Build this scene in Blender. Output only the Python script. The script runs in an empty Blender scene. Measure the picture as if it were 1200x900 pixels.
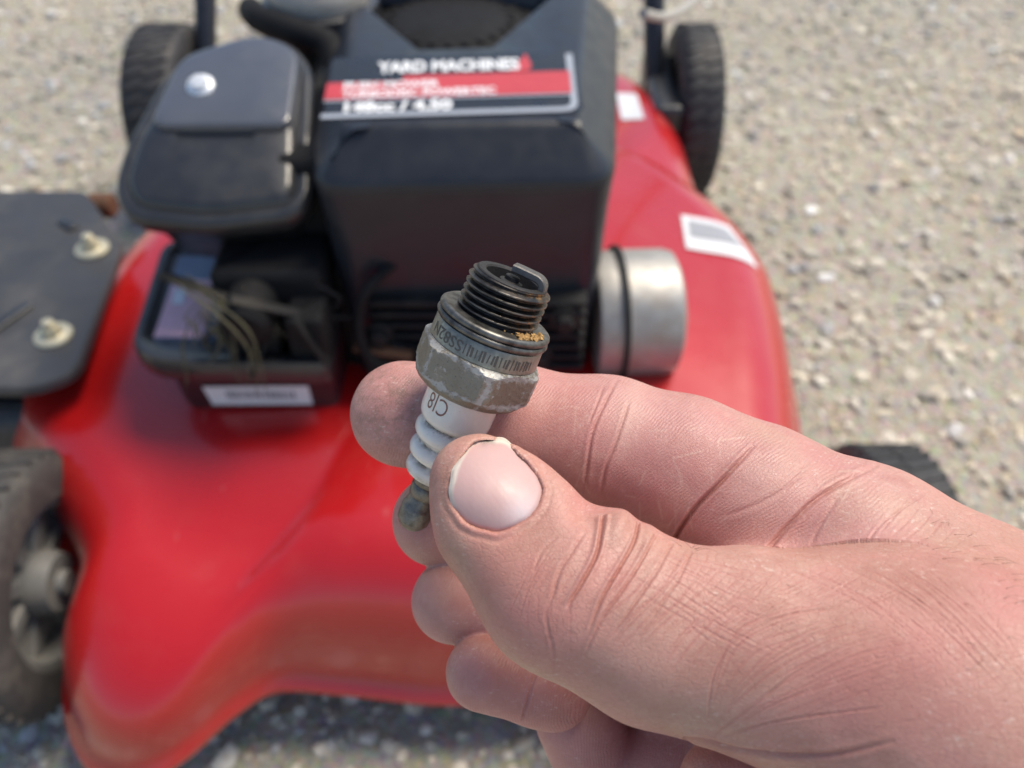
import bpy, math, random
import numpy as np
from mathutils import Matrix, Vector

# ------------------------------------------------------------------ camera, sky, sun, exposure
sc = bpy.context.scene
COL = sc.collection
RAD = math.radians
CAM_H, PITCH = 0.60, 45.0
cam_d = bpy.data.cameras.new('camera')
cam = bpy.data.objects.new('camera', cam_d)
COL.objects.link(cam)
cam.location = (0, 0, CAM_H)
cam.rotation_euler = (RAD(90 - PITCH), 0, 0)
cam_d.sensor_width = 36
cam_d.lens = 30.0
cam_d.clip_start = 0.01
cam_d.clip_end = 500
cam_d.dof.use_dof = True
cam_d.dof.focus_distance = 0.1415
cam_d.dof.aperture_fstop = 16.5
sc.camera = cam

SUN_EL, SUN_AZ = 60.0, 56.0          # azimuth clockwise from +Y
world = bpy.data.worlds.new('World')
sc.world = world
world.use_nodes = True
wn = world.node_tree
wn.nodes.clear()
sky = wn.nodes.new('ShaderNodeTexSky')
sky.sky_type = 'NISHITA'
sky.sun_disc = False
sky.sun_elevation = RAD(SUN_EL)
sky.sun_rotation = RAD(SUN_AZ)
sky.air_density = 1.0
sky.dust_density = 1.2
sky.ozone_density = 1.0
wbg = wn.nodes.new('ShaderNodeBackground')
wbg.inputs['Strength'].default_value = 0.105
wout = wn.nodes.new('ShaderNodeOutputWorld')
wn.links.new(sky.outputs[0], wbg.inputs[0])
wn.links.new(wbg.outputs[0], wout.inputs[0])

sun_d = bpy.data.lights.new('sun', 'SUN')
sun_d.energy = 2.7
sun_d.angle = RAD(28)
sun_d.color = (1.0, 0.90, 0.74)
sun = bpy.data.objects.new('sun', sun_d)
COL.objects.link(sun)
_sd = Vector((math.cos(RAD(SUN_EL)) * math.sin(RAD(SUN_AZ)), math.cos(RAD(SUN_EL)) * math.cos(RAD(SUN_AZ)), math.sin(RAD(SUN_EL))))
sun.rotation_euler = (-_sd).to_track_quat('-Z', 'Y').to_euler()

vs = sc.view_settings
vs.view_transform = 'Standard'
vs.look = 'None'
vs.gamma = 1.0
vs.use_curve_mapping = False
vs.exposure = 0.66
sc.cycles.use_denoising = True
sc.cycles.max_bounces = 8
sc.cycles.diffuse_bounces = 3
sc.cycles.sample_clamp_indirect = 6.0

# ------------------------------------------------------------------ helpers
def nodes_of(m):
    return m.node_tree.nodes, m.node_tree.links

def setin(node, key, val, L):
    s = node.inputs[key]
    if isinstance(val, bpy.types.NodeSocket):
        L.new(val, s)
    else:
        s.default_value = val

class NB:
    """small node builder"""
    def __init__(self, name):
        self.m = bpy.data.materials.new(name)
        self.m.use_nodes = True
        self.N, self.L = nodes_of(self.m)
        self.N.clear()
        self.out = self.N.new('ShaderNodeOutputMaterial')
        self.b = self.N.new('ShaderNodeBsdfPrincipled')
        self.L.new(self.b.outputs[0], self.out.inputs[0])
        self.tc = self.N.new('ShaderNodeTexCoord')
    def obj(self):
        return self.tc.outputs['Object']
    def node(self, typ, props=None, **ins):
        n = self.N.new(typ)
        for k, v in (props or {}).items():
            setattr(n, k, v)
        for k, v in ins.items():
            key = int(k[1:]) if (k[0] == 'i' and k[1:].isdigit()) else k
            setin(n, key, v, self.L)
        return n
    def noise(self, scale, detail=4.0, rough=0.55, vec=None, dist=0.0, out='Fac'):
        n = self.node('ShaderNodeTexNoise', None, Scale=scale, Detail=detail, Roughness=rough, Distortion=dist, Vector=vec or self.obj())
        return n.outputs[out]
    def voro(self, scale, feature='DISTANCE_TO_EDGE', vec=None, rnd=1.0, out='Distance'):
        n = self.node('ShaderNodeTexVoronoi', {'feature': feature}, Scale=scale, Randomness=rnd, Vector=vec or self.obj())
        return n.outputs[out]
    def ramp(self, fac, stops, interp='LINEAR'):
        n = self.N.new('ShaderNodeValToRGB')
        n.color_ramp.interpolation = interp
        e = n.color_ramp.elements
        while len(e) < len(stops):
            e.new(0.5)
        for el, (p, c) in zip(e, stops):
            el.position = p
            el.color = c if len(c) == 4 else (*c, 1)
        self.L.new(fac, n.inputs[0])
        return n.outputs[0]
    def mix(self, fac, a, b, mode='MIX'):
        n = self.N.new('ShaderNodeMix')
        n.data_type = 'RGBA'
        n.blend_type = mode
        setin(n, 0, fac, self.L)
        for i, v in ((6, a), (7, b)):
            if isinstance(v, bpy.types.NodeSocket):
                self.L.new(v, n.inputs[i])
            else:
                n.inputs[i].default_value = v if len(v) == 4 else (*v, 1)
        return n.outputs[2]
    def math(self, op, a, b=0.0, c=0.0, clamp=False):
        n = self.N.new('ShaderNodeMath')
        n.operation = op
        n.use_clamp = clamp
        setin(n, 0, a, self.L); setin(n, 1, b, self.L); setin(n, 2, c, self.L)
        return n.outputs[0]
    def map(self, v, a, b, c=0.0, d=1.0):
        n = self.node('ShaderNodeMapRange', None, i0=v, i1=a, i2=b, i3=c, i4=d)
        return n.outputs[0]
    def attr(self, name, out='Fac'):
        n = self.N.new('ShaderNodeAttribute')
        n.attribute_name = name
        return n.outputs[out]
    def bump(self, h, strength=0.3, dist=0.001, prev=None):
        n = self.node('ShaderNodeBump', None, Strength=strength, Distance=dist, Height=h)
        if prev is not None:
            self.L.new(prev, n.inputs['Normal'])
        return n.outputs[0]
    def scaled(self, sx, sy, sz, rot=(0, 0, 0)):
        n = self.node('ShaderNodeMapping', None, Vector=self.obj(), Scale=(sx, sy, sz), Rotation=rot)
        return n.outputs[0]
    def set(self, **kw):
        for k, v in kw.items():
            k = k.replace('_', ' ')
            if isinstance(v, (tuple, list)) and len(v) == 3 and ('Color' in k or 'Tint' in k):
                v = (*v, 1)
            setin(self.b, k, v, self.L)
        return self.m

def link(name, mesh, mat, parent=None):
    o = bpy.data.objects.new(name, mesh)
    COL.objects.link(o)
    if mat is not None and not mesh.materials:
        for m in (mat if isinstance(mat, (list, tuple)) else [mat]):
            mesh.materials.append(m)
    if parent is not None:
        o.parent = parent
    return o

def mesh_from(verts, faces, smooth=True, name='m', angle=None):
    me = bpy.data.meshes.new(name)
    me.from_pydata([tuple(map(float, v)) for v in verts], [], [tuple(int(i) for i in f) for f in faces])
    me.validate()
    if smooth:
        me.shade_smooth()
        if angle is not None:
            me.set_sharp_from_angle(angle=RAD(angle))
    me.update()
    return me

def loft(rings, closed=True, cap0=True, cap1=True):
    n = len(rings[0])
    V = [p for r in rings for p in r]
    F = []
    for i in range(len(rings) - 1):
        for j in range(n if closed else n - 1):
            k = (j + 1) % n
            F.append((i * n + j, i * n + k, (i + 1) * n + k, (i + 1) * n + j))
    if cap0:
        F.append(tuple(range(n - 1, -1, -1)))
    if cap1:
        b = (len(rings) - 1) * n
        F.append(tuple(range(b, b + n)))
    return V, F

def rounded(poly, rad, seg=6):
    """round the corners of a 2-D polygon (counter-clockwise)"""
    P = [np.array(p, float) for p in poly]
    n = len(P)
    rr = rad if isinstance(rad, (list, tuple)) else [rad] * n
    out = []
    for i in range(n):
        a, b, c = P[i - 1], P[i], P[(i + 1) % n]
        d1 = (a - b); l1 = np.linalg.norm(d1); d1 = d1 / l1
        d2 = (c - b); l2 = np.linalg.norm(d2); d2 = d2 / l2
        t = min(rr[i], l1 * .48, l2 * .48)
        p0, p1 = b + d1 * t, b + d2 * t
        for k in range(seg + 1):
            s = k / seg
            out.append((1 - s) ** 2 * p0 + 2 * s * (1 - s) * b + s * s * p1)
    return out

def inset(poly2, d):
    """shrink a smooth closed 2-D outline by d (counter-clockwise)"""
    P = np.array(poly2)
    t = np.roll(P, -1, 0) - np.roll(P, 1, 0)
    t /= np.linalg.norm(t, axis=1)[:, None] + 1e-12
    nrm = np.stack([-t[:, 1], t[:, 0]], 1)
    return P + nrm * d

def join(parts):
    V, F = [], []
    for v, f in parts:
        b = len(V)
        V += [tuple(p) for p in v]
        F += [tuple(i + b for i in q) for q in f]
    return V, F

def lathe(profile, seg=48, cap0=True, cap1=True):
    rings = [[(r * math.cos(2 * math.pi * j / seg), r * math.sin(2 * math.pi * j / seg), z) for j in range(seg)] for z, r in profile]
    return loft(rings, True, cap0, cap1)

def box(x0, x1, y0, y1, z0, z1, bev=0.0):
    if bev <= 0:
        V = [(x, y, z) for z in (z0, z1) for x, y in ((x0, y0), (x1, y0), (x1, y1), (x0, y1))]
        return V, [(3, 2, 1, 0), (4, 5, 6, 7), (0, 1, 5, 4), (1, 2, 6, 5), (2, 3, 7, 6), (3, 0, 4, 7)]
    pl = rounded([(x0, y0), (x1, y0), (x1, y1), (x0, y1)], bev, 4)
    rings = []
    for k in range(5):
        a = k / 4 * math.pi / 2
        q = inset(pl, bev * (1 - math.sin(a)))
        rings.append([(p[0], p[1], z0 + bev * (1 - math.cos(a))) for p in q])
    for k in range(5):
        a = math.pi / 2 - k / 4 * math.pi / 2
        q = inset(pl, bev * (1 - math.sin(a)))
        rings.append([(p[0], p[1], z1 - bev * (1 - math.cos(a))) for p in q])
    return loft(rings)

def tube(pts, r, seg=10, caps=True):
    P = [np.array(p, float) for p in pts]
    rr = r if isinstance(r, (list, tuple)) else [r] * len(P)
    up = np.array([0.12, 0.31, 0.94])
    rings = []
    for i, p in enumerate(P):
        t = P[min(i + 1, len(P) - 1)] - P[max(i - 1, 0)]
        t /= np.linalg.norm(t) + 1e-12
        a = np.cross(t, up)
        if np.linalg.norm(a) < 1e-3:
            a = np.cross(t, [1, 0, 0])
        a /= np.linalg.norm(a)
        b = np.cross(t, a)
        up = -b if np.dot(-b, up) > 0 else b
        rings.append([p + rr[i] * (math.cos(2 * math.pi * j / seg) * a + math.sin(2 * math.pi * j / seg) * b) for j in range(seg)])
    return loft(rings, True, caps, caps)

def xform(vf, M):
    V, F = vf
    return [tuple(M @ Vector(v)) for v in V], F

def catmull(pts, n=8, closed=False):
    P = [np.array(p, float) for p in pts]
    m = len(P)
    out = []
    for i in range(m if closed else m - 1):
        if closed:
            p0, p1, p2, p3 = P[i - 1], P[i], P[(i + 1) % m], P[(i + 2) % m]
        else:
            p0, p1, p2, p3 = P[max(i - 1, 0)], P[i], P[i + 1], P[min(i + 2, m - 1)]
        for k in range(n):
            t = k / n
            out.append(0.5 * ((2 * p1) + (-p0 + p2) * t + (2 * p0 - 5 * p1 + 4 * p2 - p3) * t * t + (-p0 + 3 * p1 - 3 * p2 + p3) * t ** 3))
    if not closed:
        out.append(P[-1])
    return out

def empty(name, loc=(0, 0, 0), rz=0.0):
    o = bpy.data.objects.new(name, None)
    COL.objects.link(o)
    o.location = loc
    o.rotation_euler = (0, 0, rz)
    o.empty_display_size = 0.05
    return o

def tag(o, label=None, cat=None, group=None, kind=None):
    if label: o['label'] = label
    if cat: o['category'] = cat
    if group: o['group'] = group
    if kind: o['kind'] = kind
    return o

def text_mesh(s, size, extrude=0.0, offset=0.0, xscale=1.0, align='LEFT', shear=0.0, spacing=1.0, name='lettering'):
    cu = bpy.data.curves.new('lettering', 'FONT')
    cu.body = s
    cu.size = size
    cu.extrude = extrude
    cu.offset = offset
    cu.shear = shear
    cu.space_character = spacing
    cu.align_x = align
    cu.resolution_u = 4
    o = bpy.data.objects.new('lettering_src', cu)
    me = bpy.data.meshes.new_from_object(o)
    bpy.data.objects.remove(o)
    n = len(me.vertices)
    co = np.empty(n * 3, np.float32)
    me.vertices.foreach_get('co', co)
    co = co.reshape(-1, 3)
    co[:, 0] *= xscale
    me.vertices.foreach_set('co', co.ravel())
    me.materials.clear()
    me.update()
    return me

# camera-space (millimetres) to world: where the hand and plug are held in front of the viewer
CR = np.array(Matrix.Rotation(RAD(90 - PITCH), 3, 'X'))
CLOC = np.array([0, 0, CAM_H])
def held(u, v, d):
    """a held point d mm away, seen u to the right and v down on a 1200 x 900 view"""
    return np.array([(u - 600) / 1000 * d, (450 - v) / 1000 * d, -d], float)
def held_world(p_mm):
    return CLOC + CR @ (np.asarray(p_mm) / 1000)
# ------------------------------------------------------------------ materials
def simple(name, col, rough=0.5, metal=0.0, var=0.15, vscale=60, bump=0.0, bscale=400, coat=0.0, bdist=0.0005, dust=None, spec=0.5):
    b = NB(name)
    n = b.noise(vscale, 5)
    dark = tuple(c * (1 - var) for c in col)
    lite = tuple(min(1, c * (1 + var)) for c in col)
    c = b.mix(n, dark, lite)
    if dust:
        d = b.map(b.noise(vscale * 0.6, 6, 0.7), 0.5, 0.75, 0, dust[1])
        c = b.mix(d, c, dust[0])
    kw = dict(Base_Color=c, Metallic=metal, Coat_Weight=coat, Coat_Roughness=0.12)
    kw['Roughness'] = b.map(b.noise(vscale * 2.3, 4), 0.3, 0.7, max(0.02, rough - 0.08), min(1, rough + 0.1))
    b.b.inputs['Specular IOR Level'].default_value = spec
    if bump:
        kw['Normal'] = b.bump(b.noise(bscale, 4, 0.6), bump, bdist)
    return b.set(**kw)

M = {}
# red enamel with dust and tiny scuffs
b = NB('red_enamel')
dn = b.noise(22, 6, 0.7)
dust = b.map(dn, 0.55, 0.85, 0.0, 0.08)
c = b.mix(b.noise(9, 3), (0.41, 0.006, 0.007), (0.49, 0.009, 0.010))
c = b.mix(dust, c, (0.38, 0.20, 0.15))
scuff = b.map(b.noise(130, 3, 0.5, vec=b.scaled(1, 0.25, 1)), 0.72, 0.76, 0, 0.12)
c = b.mix(scuff, c, (0.55, 0.32, 0.28))
M['red'] = b.set(Base_Color=c, Roughness=b.map(dn, 0.3, 0.8, 0.24, 0.38), Coat_Weight=0.7, Coat_Roughness=0.11, Coat_IOR=1.5,
                 Normal=b.bump(b.noise(35, 3), 0.05, 0.002))
M['black_plastic'] = simple('black_plastic', (0.018, 0.019, 0.022), 0.40, 0, 0.2, 40, 0.12, 1500, coat=0.4, dust=((0.13, 0.12, 0.10), 0.22))
M['black_gloss'] = simple('black_gloss_plastic', (0.012, 0.013, 0.016), 0.3, 0, 0.2, 40, 0.08, 1200, dust=((0.12, 0.11, 0.10), 0.12))
M['shroud'] = simple('shroud_plastic', (0.017, 0.020, 0.027), 0.36, 0, 0.2, 30, 0.06, 1400, dust=((0.10, 0.10, 0.10), 0.08), spec=0.45)  # bluish base stands in for sky reflected in the black plastic
M['lid_panel'] = simple('lid_panel_sky_tint', (0.070, 0.077, 0.094), 0.36, 0, 0.15, 30, 0.06, 1600, coat=1.0, dust=((0.18, 0.17, 0.16), 0.2))  # base lighter and bluer than the lid, sky reflection put into the colour
M['grille'] = simple('grille_black', (0.008, 0.008, 0.009), 0.75, 0, 0.2, 60, spec=0.25)
M['dark_metal'] = simple('sooty_cast_metal', (0.016, 0.016, 0.017), 0.65, 0.2, 0.5, 60, 0.5, 500, dust=((0.07, 0.06, 0.045), 0.5), spec=0.3)
M['plate'] = simple('plate_paint', (0.045, 0.046, 0.050), 0.45, 0, 0.25, 25, 0.1, 900, dust=((0.20, 0.18, 0.15), 0.35))
M['silver'] = simple('muffler_steel', (0.40, 0.385, 0.36), 0.52, 0.6, 0.3, 45, 0.2, 300, dust=((0.30, 0.22, 0.14), 0.75))
M['zinc'] = simple('zinc_bolt', (0.60, 0.55, 0.40), 0.42, 0.6, 0.15, 150, 0.1, 900)
M['bright_screw'] = simple('bright_screw_steel', (0.82, 0.84, 0.86), 0.4, 0.35, 0.1, 200)
M['rubber'] = simple('tyre_rubber', (0.028, 0.028, 0.030), 0.62, 0, 0.3, 60, 0.4, 350, dust=((0.16, 0.145, 0.125), 0.5))
M['old_rubber'] = simple('worn_tyre_rubber', (0.050, 0.047, 0.045), 0.7, 0, 0.3, 60, 0.4, 350, dust=((0.18, 0.16, 0.13), 0.6))
M['rim'] = simple('rim_plastic', (0.16, 0.16, 0.155), 0.5, 0, 0.2, 60, 0.1, 500, dust=((0.20, 0.17, 0.13), 0.5))
M['handle'] = simple('handle_tube_paint', (0.022, 0.024, 0.030), 0.3, 0.2, 0.2, 40, 0.05, 400)
M['sticker'] = simple('white_sticker', (0.74, 0.75, 0.77), 0.45, 0, 0.06, 70, dust=((0.55, 0.5, 0.5), 0.3))
M['sticker_grey'] = simple('grey_print', (0.33, 0.34, 0.37), 0.45, 0, 0.1, 120)
M['print_white'] = simple('white_print', (0.80, 0.81, 0.82), 0.45, 0, 0.08, 200)
M['print_line'] = simple('silver_print', (0.34, 0.37, 0.42), 0.45, 0, 0.08, 200)
M['print_red'] = simple('red_print', (0.50, 0.045, 0.055), 0.45, 0, 0.12, 80)
M['print_dark'] = simple('dark_print', (0.05, 0.05, 0.06), 0.5)
M['print_pink'] = simple('pink_print', (0.75, 0.45, 0.50), 0.45, 0, 0.15, 80)
M['print_blue'] = simple('blue_print', (0.13, 0.18, 0.26), 0.4, 0, 0.15, 80)
M['cap'] = simple('smoky_cap_plastic', (0.30, 0.28, 0.25), 0.25, 0, 0.2, 60)
M['cable'] = simple('grey_cable', (0.42, 0.40, 0.36), 0.5)
M['tank'] = simple('tank_plastic', (0.045, 0.010, 0.014), 0.45, 0, 0.3, 40, 0.1, 700, dust=((0.12, 0.09, 0.07), 0.3))
M['rust'] = simple('rusty_bracket', (0.11, 0.05, 0.025), 0.8, 0, 0.4, 120, 0.4, 600)

b = NB('dry_grass_blade')
M['straw'] = b.set(Base_Color=b.mix(b.noise(70, 3), (0.055, 0.05, 0.028), (0.13, 0.12, 0.07)), Roughness=0.8)

# ground soil between the stones
b = NB('packed_grit')
v1 = b.voro(230, 'F1', out='Color')
base = b.mix(b.noise(3.5, 6, 0.6), (0.52, 0.46, 0.355), (0.64, 0.58, 0.47))
base = b.mix(b.map(b.noise(40, 5, 0.7), 0.35, 0.7), base, (0.42, 0.38, 0.315))
base = b.mix(0.35, base, v1, 'SOFT_LIGHT')
h = b.math('ADD', b.math('MULTIPLY', b.voro(180, 'F1'), -0.8), b.noise(420, 4))
M['ground'] = b.set(Base_Color=base, Roughness=0.92, Normal=b.bump(h, 0.9, 0.006))
# stones: colour per stone
b = NB('gravel_stone')
sc_ = b.attr('stone_colour', 'Color')
c = b.mix(b.map(b.noise(260, 5, 0.65), 0.35, 0.7, 0, 0.55), sc_, b.mix(0.5, sc_, (0.62, 0.58, 0.50)))
M['stone'] = b.set(Base_Color=c, Roughness=0.85, Normal=b.bump(b.noise(700, 4, 0.6), 0.5, 0.002))

# ------------------------------------------------------------------ ground and gravel
rng = np.random.default_rng(5)
def gz(x, y):
    return 0.006 * np.sin(3.1 * x + 1.7 * y) + 0.004 * np.sin(7.3 * y - 2.2 * x + 1.0) + 0.003 * np.sin(11 * x + 5 * y)
def ground_mesh():
    xs = np.concatenate([[-200, -60, -20, -8, -4], np.linspace(-2.5, 2.5, 101), [4, 8, 20, 60, 200]])
    ys = np.concatenate([[-200, -60, -20, -8, -3], np.linspace(-1.5, 3.5, 101), [5, 8, 20, 60, 200]])
    X, Y = np.meshgrid(xs, ys, indexing='ij')
    near = np.clip(1.4 - np.hypot(X, Y - 1) / 4, 0, 1)
    Z = gz(X, Y) * near - 0.004
    V = np.stack([X, Y, Z], -1).reshape(-1, 3)
    nx, ny = len(xs), len(ys)
    F = [(i * ny + j, (i + 1) * ny + j, (i + 1) * ny + j + 1, i * ny + j + 1) for i in range(nx - 1) for j in range(ny - 1)]
    return mesh_from(V, F)
tag(link('ground', ground_mesh(), M['ground']), 'pale packed gritty ground under the mower', 'ground', kind='structure')

def gravel(n, x0, x1, y0, y1, seed, smin, smax, name):
    r = np.random.default_rng(seed)
    t = (1 + 5 ** 0.5) / 2
    iv = np.array([(-1, t, 0), (1, t, 0), (-1, -t, 0), (1, -t, 0), (0, -1, t), (0, 1, t), (0, -1, -t), (0, 1, -t), (t, 0, -1), (t, 0, 1), (-t, 0, -1), (-t, 0, 1)], float)
    iv /= np.linalg.norm(iv[0])
    fc = np.array([(0, 11, 5), (0, 5, 1), (0, 1, 7), (0, 7, 10), (0, 10, 11), (1, 5, 9), (5, 11, 4), (11, 10, 2), (10, 7, 6), (7, 1, 8), (3, 9, 4), (3, 4, 2), (3, 2, 6), (3, 6, 8), (3, 8, 9), (4, 9, 5), (2, 4, 11), (6, 2, 10), (8, 6, 7), (9, 8, 1)])
    x = r.uniform(x0, x1, n); y = r.uniform(y0, y1, n)
    s = smin * (smax / smin) ** (r.random(n) ** 2.2)
    V = iv[None] * r.uniform(0.72, 1.18, (n, 12))[:, :, None]
    V = V * (s[:, None] * np.stack([r.uniform(.8, 1.4, n), r.uniform(.7, 1.1, n), r.uniform(.45, .8, n)], 1))[:, None, :]
    a = r.uniform(0, 2 * np.pi, n); ti = r.normal(0, .3, n)
    ca, sa, ct, st = np.cos(a), np.sin(a), np.cos(ti), np.sin(ti)
    Vx, Vy, Vz = V[..., 0], V[..., 1], V[..., 2]
    y1_ = Vy * ct[:, None] - Vz * st[:, None]; z1_ = Vy * st[:, None] + Vz * ct[:, None]
    V = np.stack([Vx * ca[:, None] - y1_ * sa[:, None], Vx * sa[:, None] + y1_ * ca[:, None], z1_], -1)
    V += np.stack([x, y, gz(x, y) - 0.004 + s * r.uniform(0.0, .35, n)], 1)[:, None, :]
    F = (fc[None] + (np.arange(n) * 12)[:, None, None]).reshape(-1, 3)
    me = bpy.data.meshes.new(name)
    me.vertices.add(n * 12); me.loops.add(len(F) * 3); me.polygons.add(len(F))
    me.vertices.foreach_set('co', V.reshape(-1).astype(np.float32))
    me.loops.foreach_set('vertex_index', F.reshape(-1).astype(np.int32))
    me.polygons.foreach_set('loop_start', (np.arange(len(F)) * 3).astype(np.int32))
    me.update(calc_edges=True)
    pal = np.array([(.53, .48, .39), (.60, .55, .455), (.45, .41, .34), (.64, .60, .52), (.36, .345, .32), (.45, .45, .46), (.76, .75, .72), (.50, .41, .29), (.44, .41, .30), (.58, .525, .42)])
    pw = np.array([.2, .2, .13, .1, .09, .08, .035, .05, .045, .17]); pw /= pw.sum()
    c = pal[r.choice(len(pal), n, p=pw)] * r.uniform(.75, 1.2, (n, 1))
    pt = np.sin(4.1 * x + 2.3 * np.sin(3.3 * y)) * np.sin(5.2 * y + 1.9 * np.sin(2.7 * x))
    c = c * (1 + .20 * pt)[:, None] * (1 + np.stack([.05 * pt, 0 * pt, -.07 * pt], 1))
    at = me.attributes.new('stone_colour', 'FLOAT_COLOR', 'POINT')
    cc = np.concatenate([np.repeat(c, 12, 0), np.ones((n * 12, 1))], 1)
    at.data.foreach_set('color', cc.reshape(-1).astype(np.float32))
    me.shade_smooth()
    me.set_sharp_from_angle(angle=RAD(40))
    return link(name, me, M['stone'])
g1 = gravel(40000, -1.5, 1.5, -0.10, 2.1, 11, 0.0028, 0.0105, 'gravel')
tag(g1, 'loose beige and grey gravel covering the ground', 'gravel', kind='stuff')

# ------------------------------------------------------------------ lawn mower
mower = empty('lawn_mower', (-0.05, 0.55, 0))
tag(mower, 'red push lawn mower with black engine cover standing on gravel', 'lawn mower')
MO = Vector((-0.05, 0.55, 0))
def mpart(name, vf, mat, parent=None, smooth=True, angle=35):
    """vf in world coordinates -> part of the mower, origin at the mower"""
    V, F = vf
    me = mesh_from([(v[0] - MO.x, v[1] - MO.y, v[2]) for v in V], F, smooth, name, angle)
    return link(name, me, mat, parent or mower)

# deck: a domed pan lofted round its centre
DC = np.array([-0.05, 0.52])
def polar_table(pts):
    a = np.array([(math.degrees(math.atan2(y - DC[1], x - DC[0])) % 360, math.hypot(x - DC[0], y - DC[1]), zl, dl, zt) for x, y, zl, dl, zt in pts])
    return a[a[:, 0].argsort()]
deck_pts = [  # x, y of the lip, lip height, shoulder width, shoulder height
    (0.228, 0.480, .075, .060, .160), (0.236, 0.560, .075, .060, .160), (0.234, 0.635, .075, .060, .160), (0.200, 0.720, .08, .055, .160), (0.121, 0.810, .09, .05, .160),
    (-0.05, 0.85, .09, .05, .160), (-0.22, 0.82, .09, .05, .160), (-0.33, 0.72, .08, .06, .160), (-0.375, 0.56, .08, .06, .160), (-0.396, 0.450, .08, .060, .158),
    (-0.338, 0.380, .08, .05, .157), (-0.293, 0.318, .070, .06, .150), (-0.290, 0.262, .055, .085, .142), (-0.268, 0.222, .046, .105, .137), (-0.238, 0.207, .045, .11, .135), (-0.207, 0.215, .050, .10, .137),
    (-0.176, 0.245, .055, .080, .146), (-0.150, 0.262, .056, .070, .156), (-0.110, 0.262, .053, .064, .163), (-0.05, 0.257, .050, .064, .165), (0.01, 0.258, .050, .064, .164), (0.05, 0.257, .050, .07, .158),
    (0.085, 0.235, .06, .09, .146), (0.125, 0.212, .046, .105, .138), (0.165, 0.212, .046, .105, .138), (0.200, 0.25, .055, .09, .145), (0.208, 0.33, .07, .06, .153), (0.218, 0.417, .075, .06, .158)]
tab = polar_table(deck_pts)
def deck_mesh():
    n = 288
    # dense catmull through the table in angle order, closed
    dens = np.array(catmull([(DC[0] + t[1] * math.cos(RAD(t[0])), DC[1] + t[1] * math.sin(RAD(t[0])), t[2], t[3], t[4]) for t in tab], 12, True))
    ring_n = len(dens)
    rings = []
    ctr = DC
    d = dens[:, :2] - ctr
    Ro = np.linalg.norm(d, axis=1)
    u = d / Ro[:, None]
    zl, dl, zt = dens[:, 2], dens[:, 3], dens[:, 4]
    # inner underside lip, rolled lip, skirt, shoulder, plateau
    prof = [(-.010, .012), (-.004, .001), (0.006, 0.0), (.010, .004), (.008, .009), (.002, .012)]
    for dr, dz in prof:
        rings.append(np.column_stack([ctr + u * (Ro + dr)[:, None], zl + dz]))
    m = 16
    for k in range(1, m + 1):
        t = k / m * math.pi / 2
        r = Ro - dl * (1 - math.cos(t) ** 1.0)
        z = (zl + .014) + (zt - zl - .014) * math.sin(t) ** 0.85
        rings.append(np.column_stack([ctr + u * r[:, None], z]))
    Rs = Ro - dl
    for f, lift in ((.93, .12), (.85, .35), (.75, .65), (.65, .85), (.5, 1.0), (.3, 1.0), (.05, 1.0)):
        rings.append(np.column_stack([ctr + u * (Rs * f)[:, None], zt * (1 - lift) + 0.168 * lift]))
    return loft([[tuple(p) for p in r] for r in rings], True, False, True)
def rear_deck():
    pl = rounded([(-.30, .60), (.190, .60), (.189, .86), (.150, 1.0), (-.28, 1.0), (-.34, .86)], .05, 6)
    rings = []
    for ins, z in ((.0, .070), (-.004, .075), (-.001, .080), (0, .11), (.006, .132), (.018, .144), (.034, .149), (.0341, .1491)):
        q = inset(pl, ins)
        if z == .1491:
            q = [(-.06 + (p[0] + .06) * .5, .82 + (p[1] - .82) * .5) for p in q]
            z = .1505
        rings.append([(p[0], p[1], z) for p in q])
    return loft(rings, True, False, True)
dV, dF = join([deck_mesh(), rear_deck()])
deck = mpart('deck', (dV, dF), M['red'], angle=60)

# white stickers on the deck
def deck_sticker(pts, lift, mat, name='sticker', n=8):
    """a paper-thin label lying on the curved deck"""
    P = [np.array(p) for p in pts]
    V, F = [], []
    from mathutils.bvhtree import BVHTree
    bv = BVHTree.FromPolygons([Vector(v) for v in dV], dF)
    for i in range(n + 1):
        for j in range(n + 1):
            a, b_ = i / n, j / n
            p = (1 - a) * ((1 - b_) * P[0] + b_ * P[3]) + a * ((1 - b_) * P[1] + b_ * P[2])
            hit, nn, _, _ = bv.ray_cast(Vector((p[0], p[1], 1)), Vector((0, 0, -1)))
            q = hit if hit else Vector((p[0], p[1], .15))
            V.append((q.x, q.y, q.z + lift))
    F = [(i * (n + 1) + j, (i + 1) * (n + 1) + j, (i + 1) * (n + 1) + j + 1, i * (n + 1) + j + 1) for i in range(n) for j in range(n)]
    return mpart(name, (V, F), mat, deck)
deck_sticker([(0.153, 0.655), (0.196, 0.645), (0.213, 0.590), (0.150, 0.602)], .0012, M['sticker'])
deck_sticker([(0.158, 0.646), (0.192, 0.637), (0.203, 0.612), (0.156, 0.620)], .0017, M['sticker_grey'], 'sticker_print')
deck_sticker([(0.118, 0.915), (0.141, 0.915), (0.143, 0.855), (0.118, 0.852)], .0012, M['sticker'])

# discharge plate with two flange bolts
pz = .188
pl = rounded([(-.302, .424), (-.318, .572), (-.376, .654), (-.62, .654), (-.62, .408), (-.325, .408)], [.012, .008, .010, .02, .02, .016], 5)
pl = pl[::-1] if sum((pl[i - 1][0] * p[1] - p[0] * pl[i - 1][1]) for i, p in enumerate(pl)) < 0 else pl
def plate_z(p, z):
    return (p[0], p[1], z)
rings = [[plate_z(p, pz - .008) for p in pl], [plate_z(p, pz - .002) for p in pl], [plate_z(p, pz) for p in inset(pl, .0015)], [plate_z(p, pz) for p in inset(pl, .010)]]
plate = mpart('chute_plate', loft(rings), M['plate'])
mpart('chute_tunnel', box(-.60, -.330, .415, .645, .07, .150, .02), M['plate'])
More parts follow.
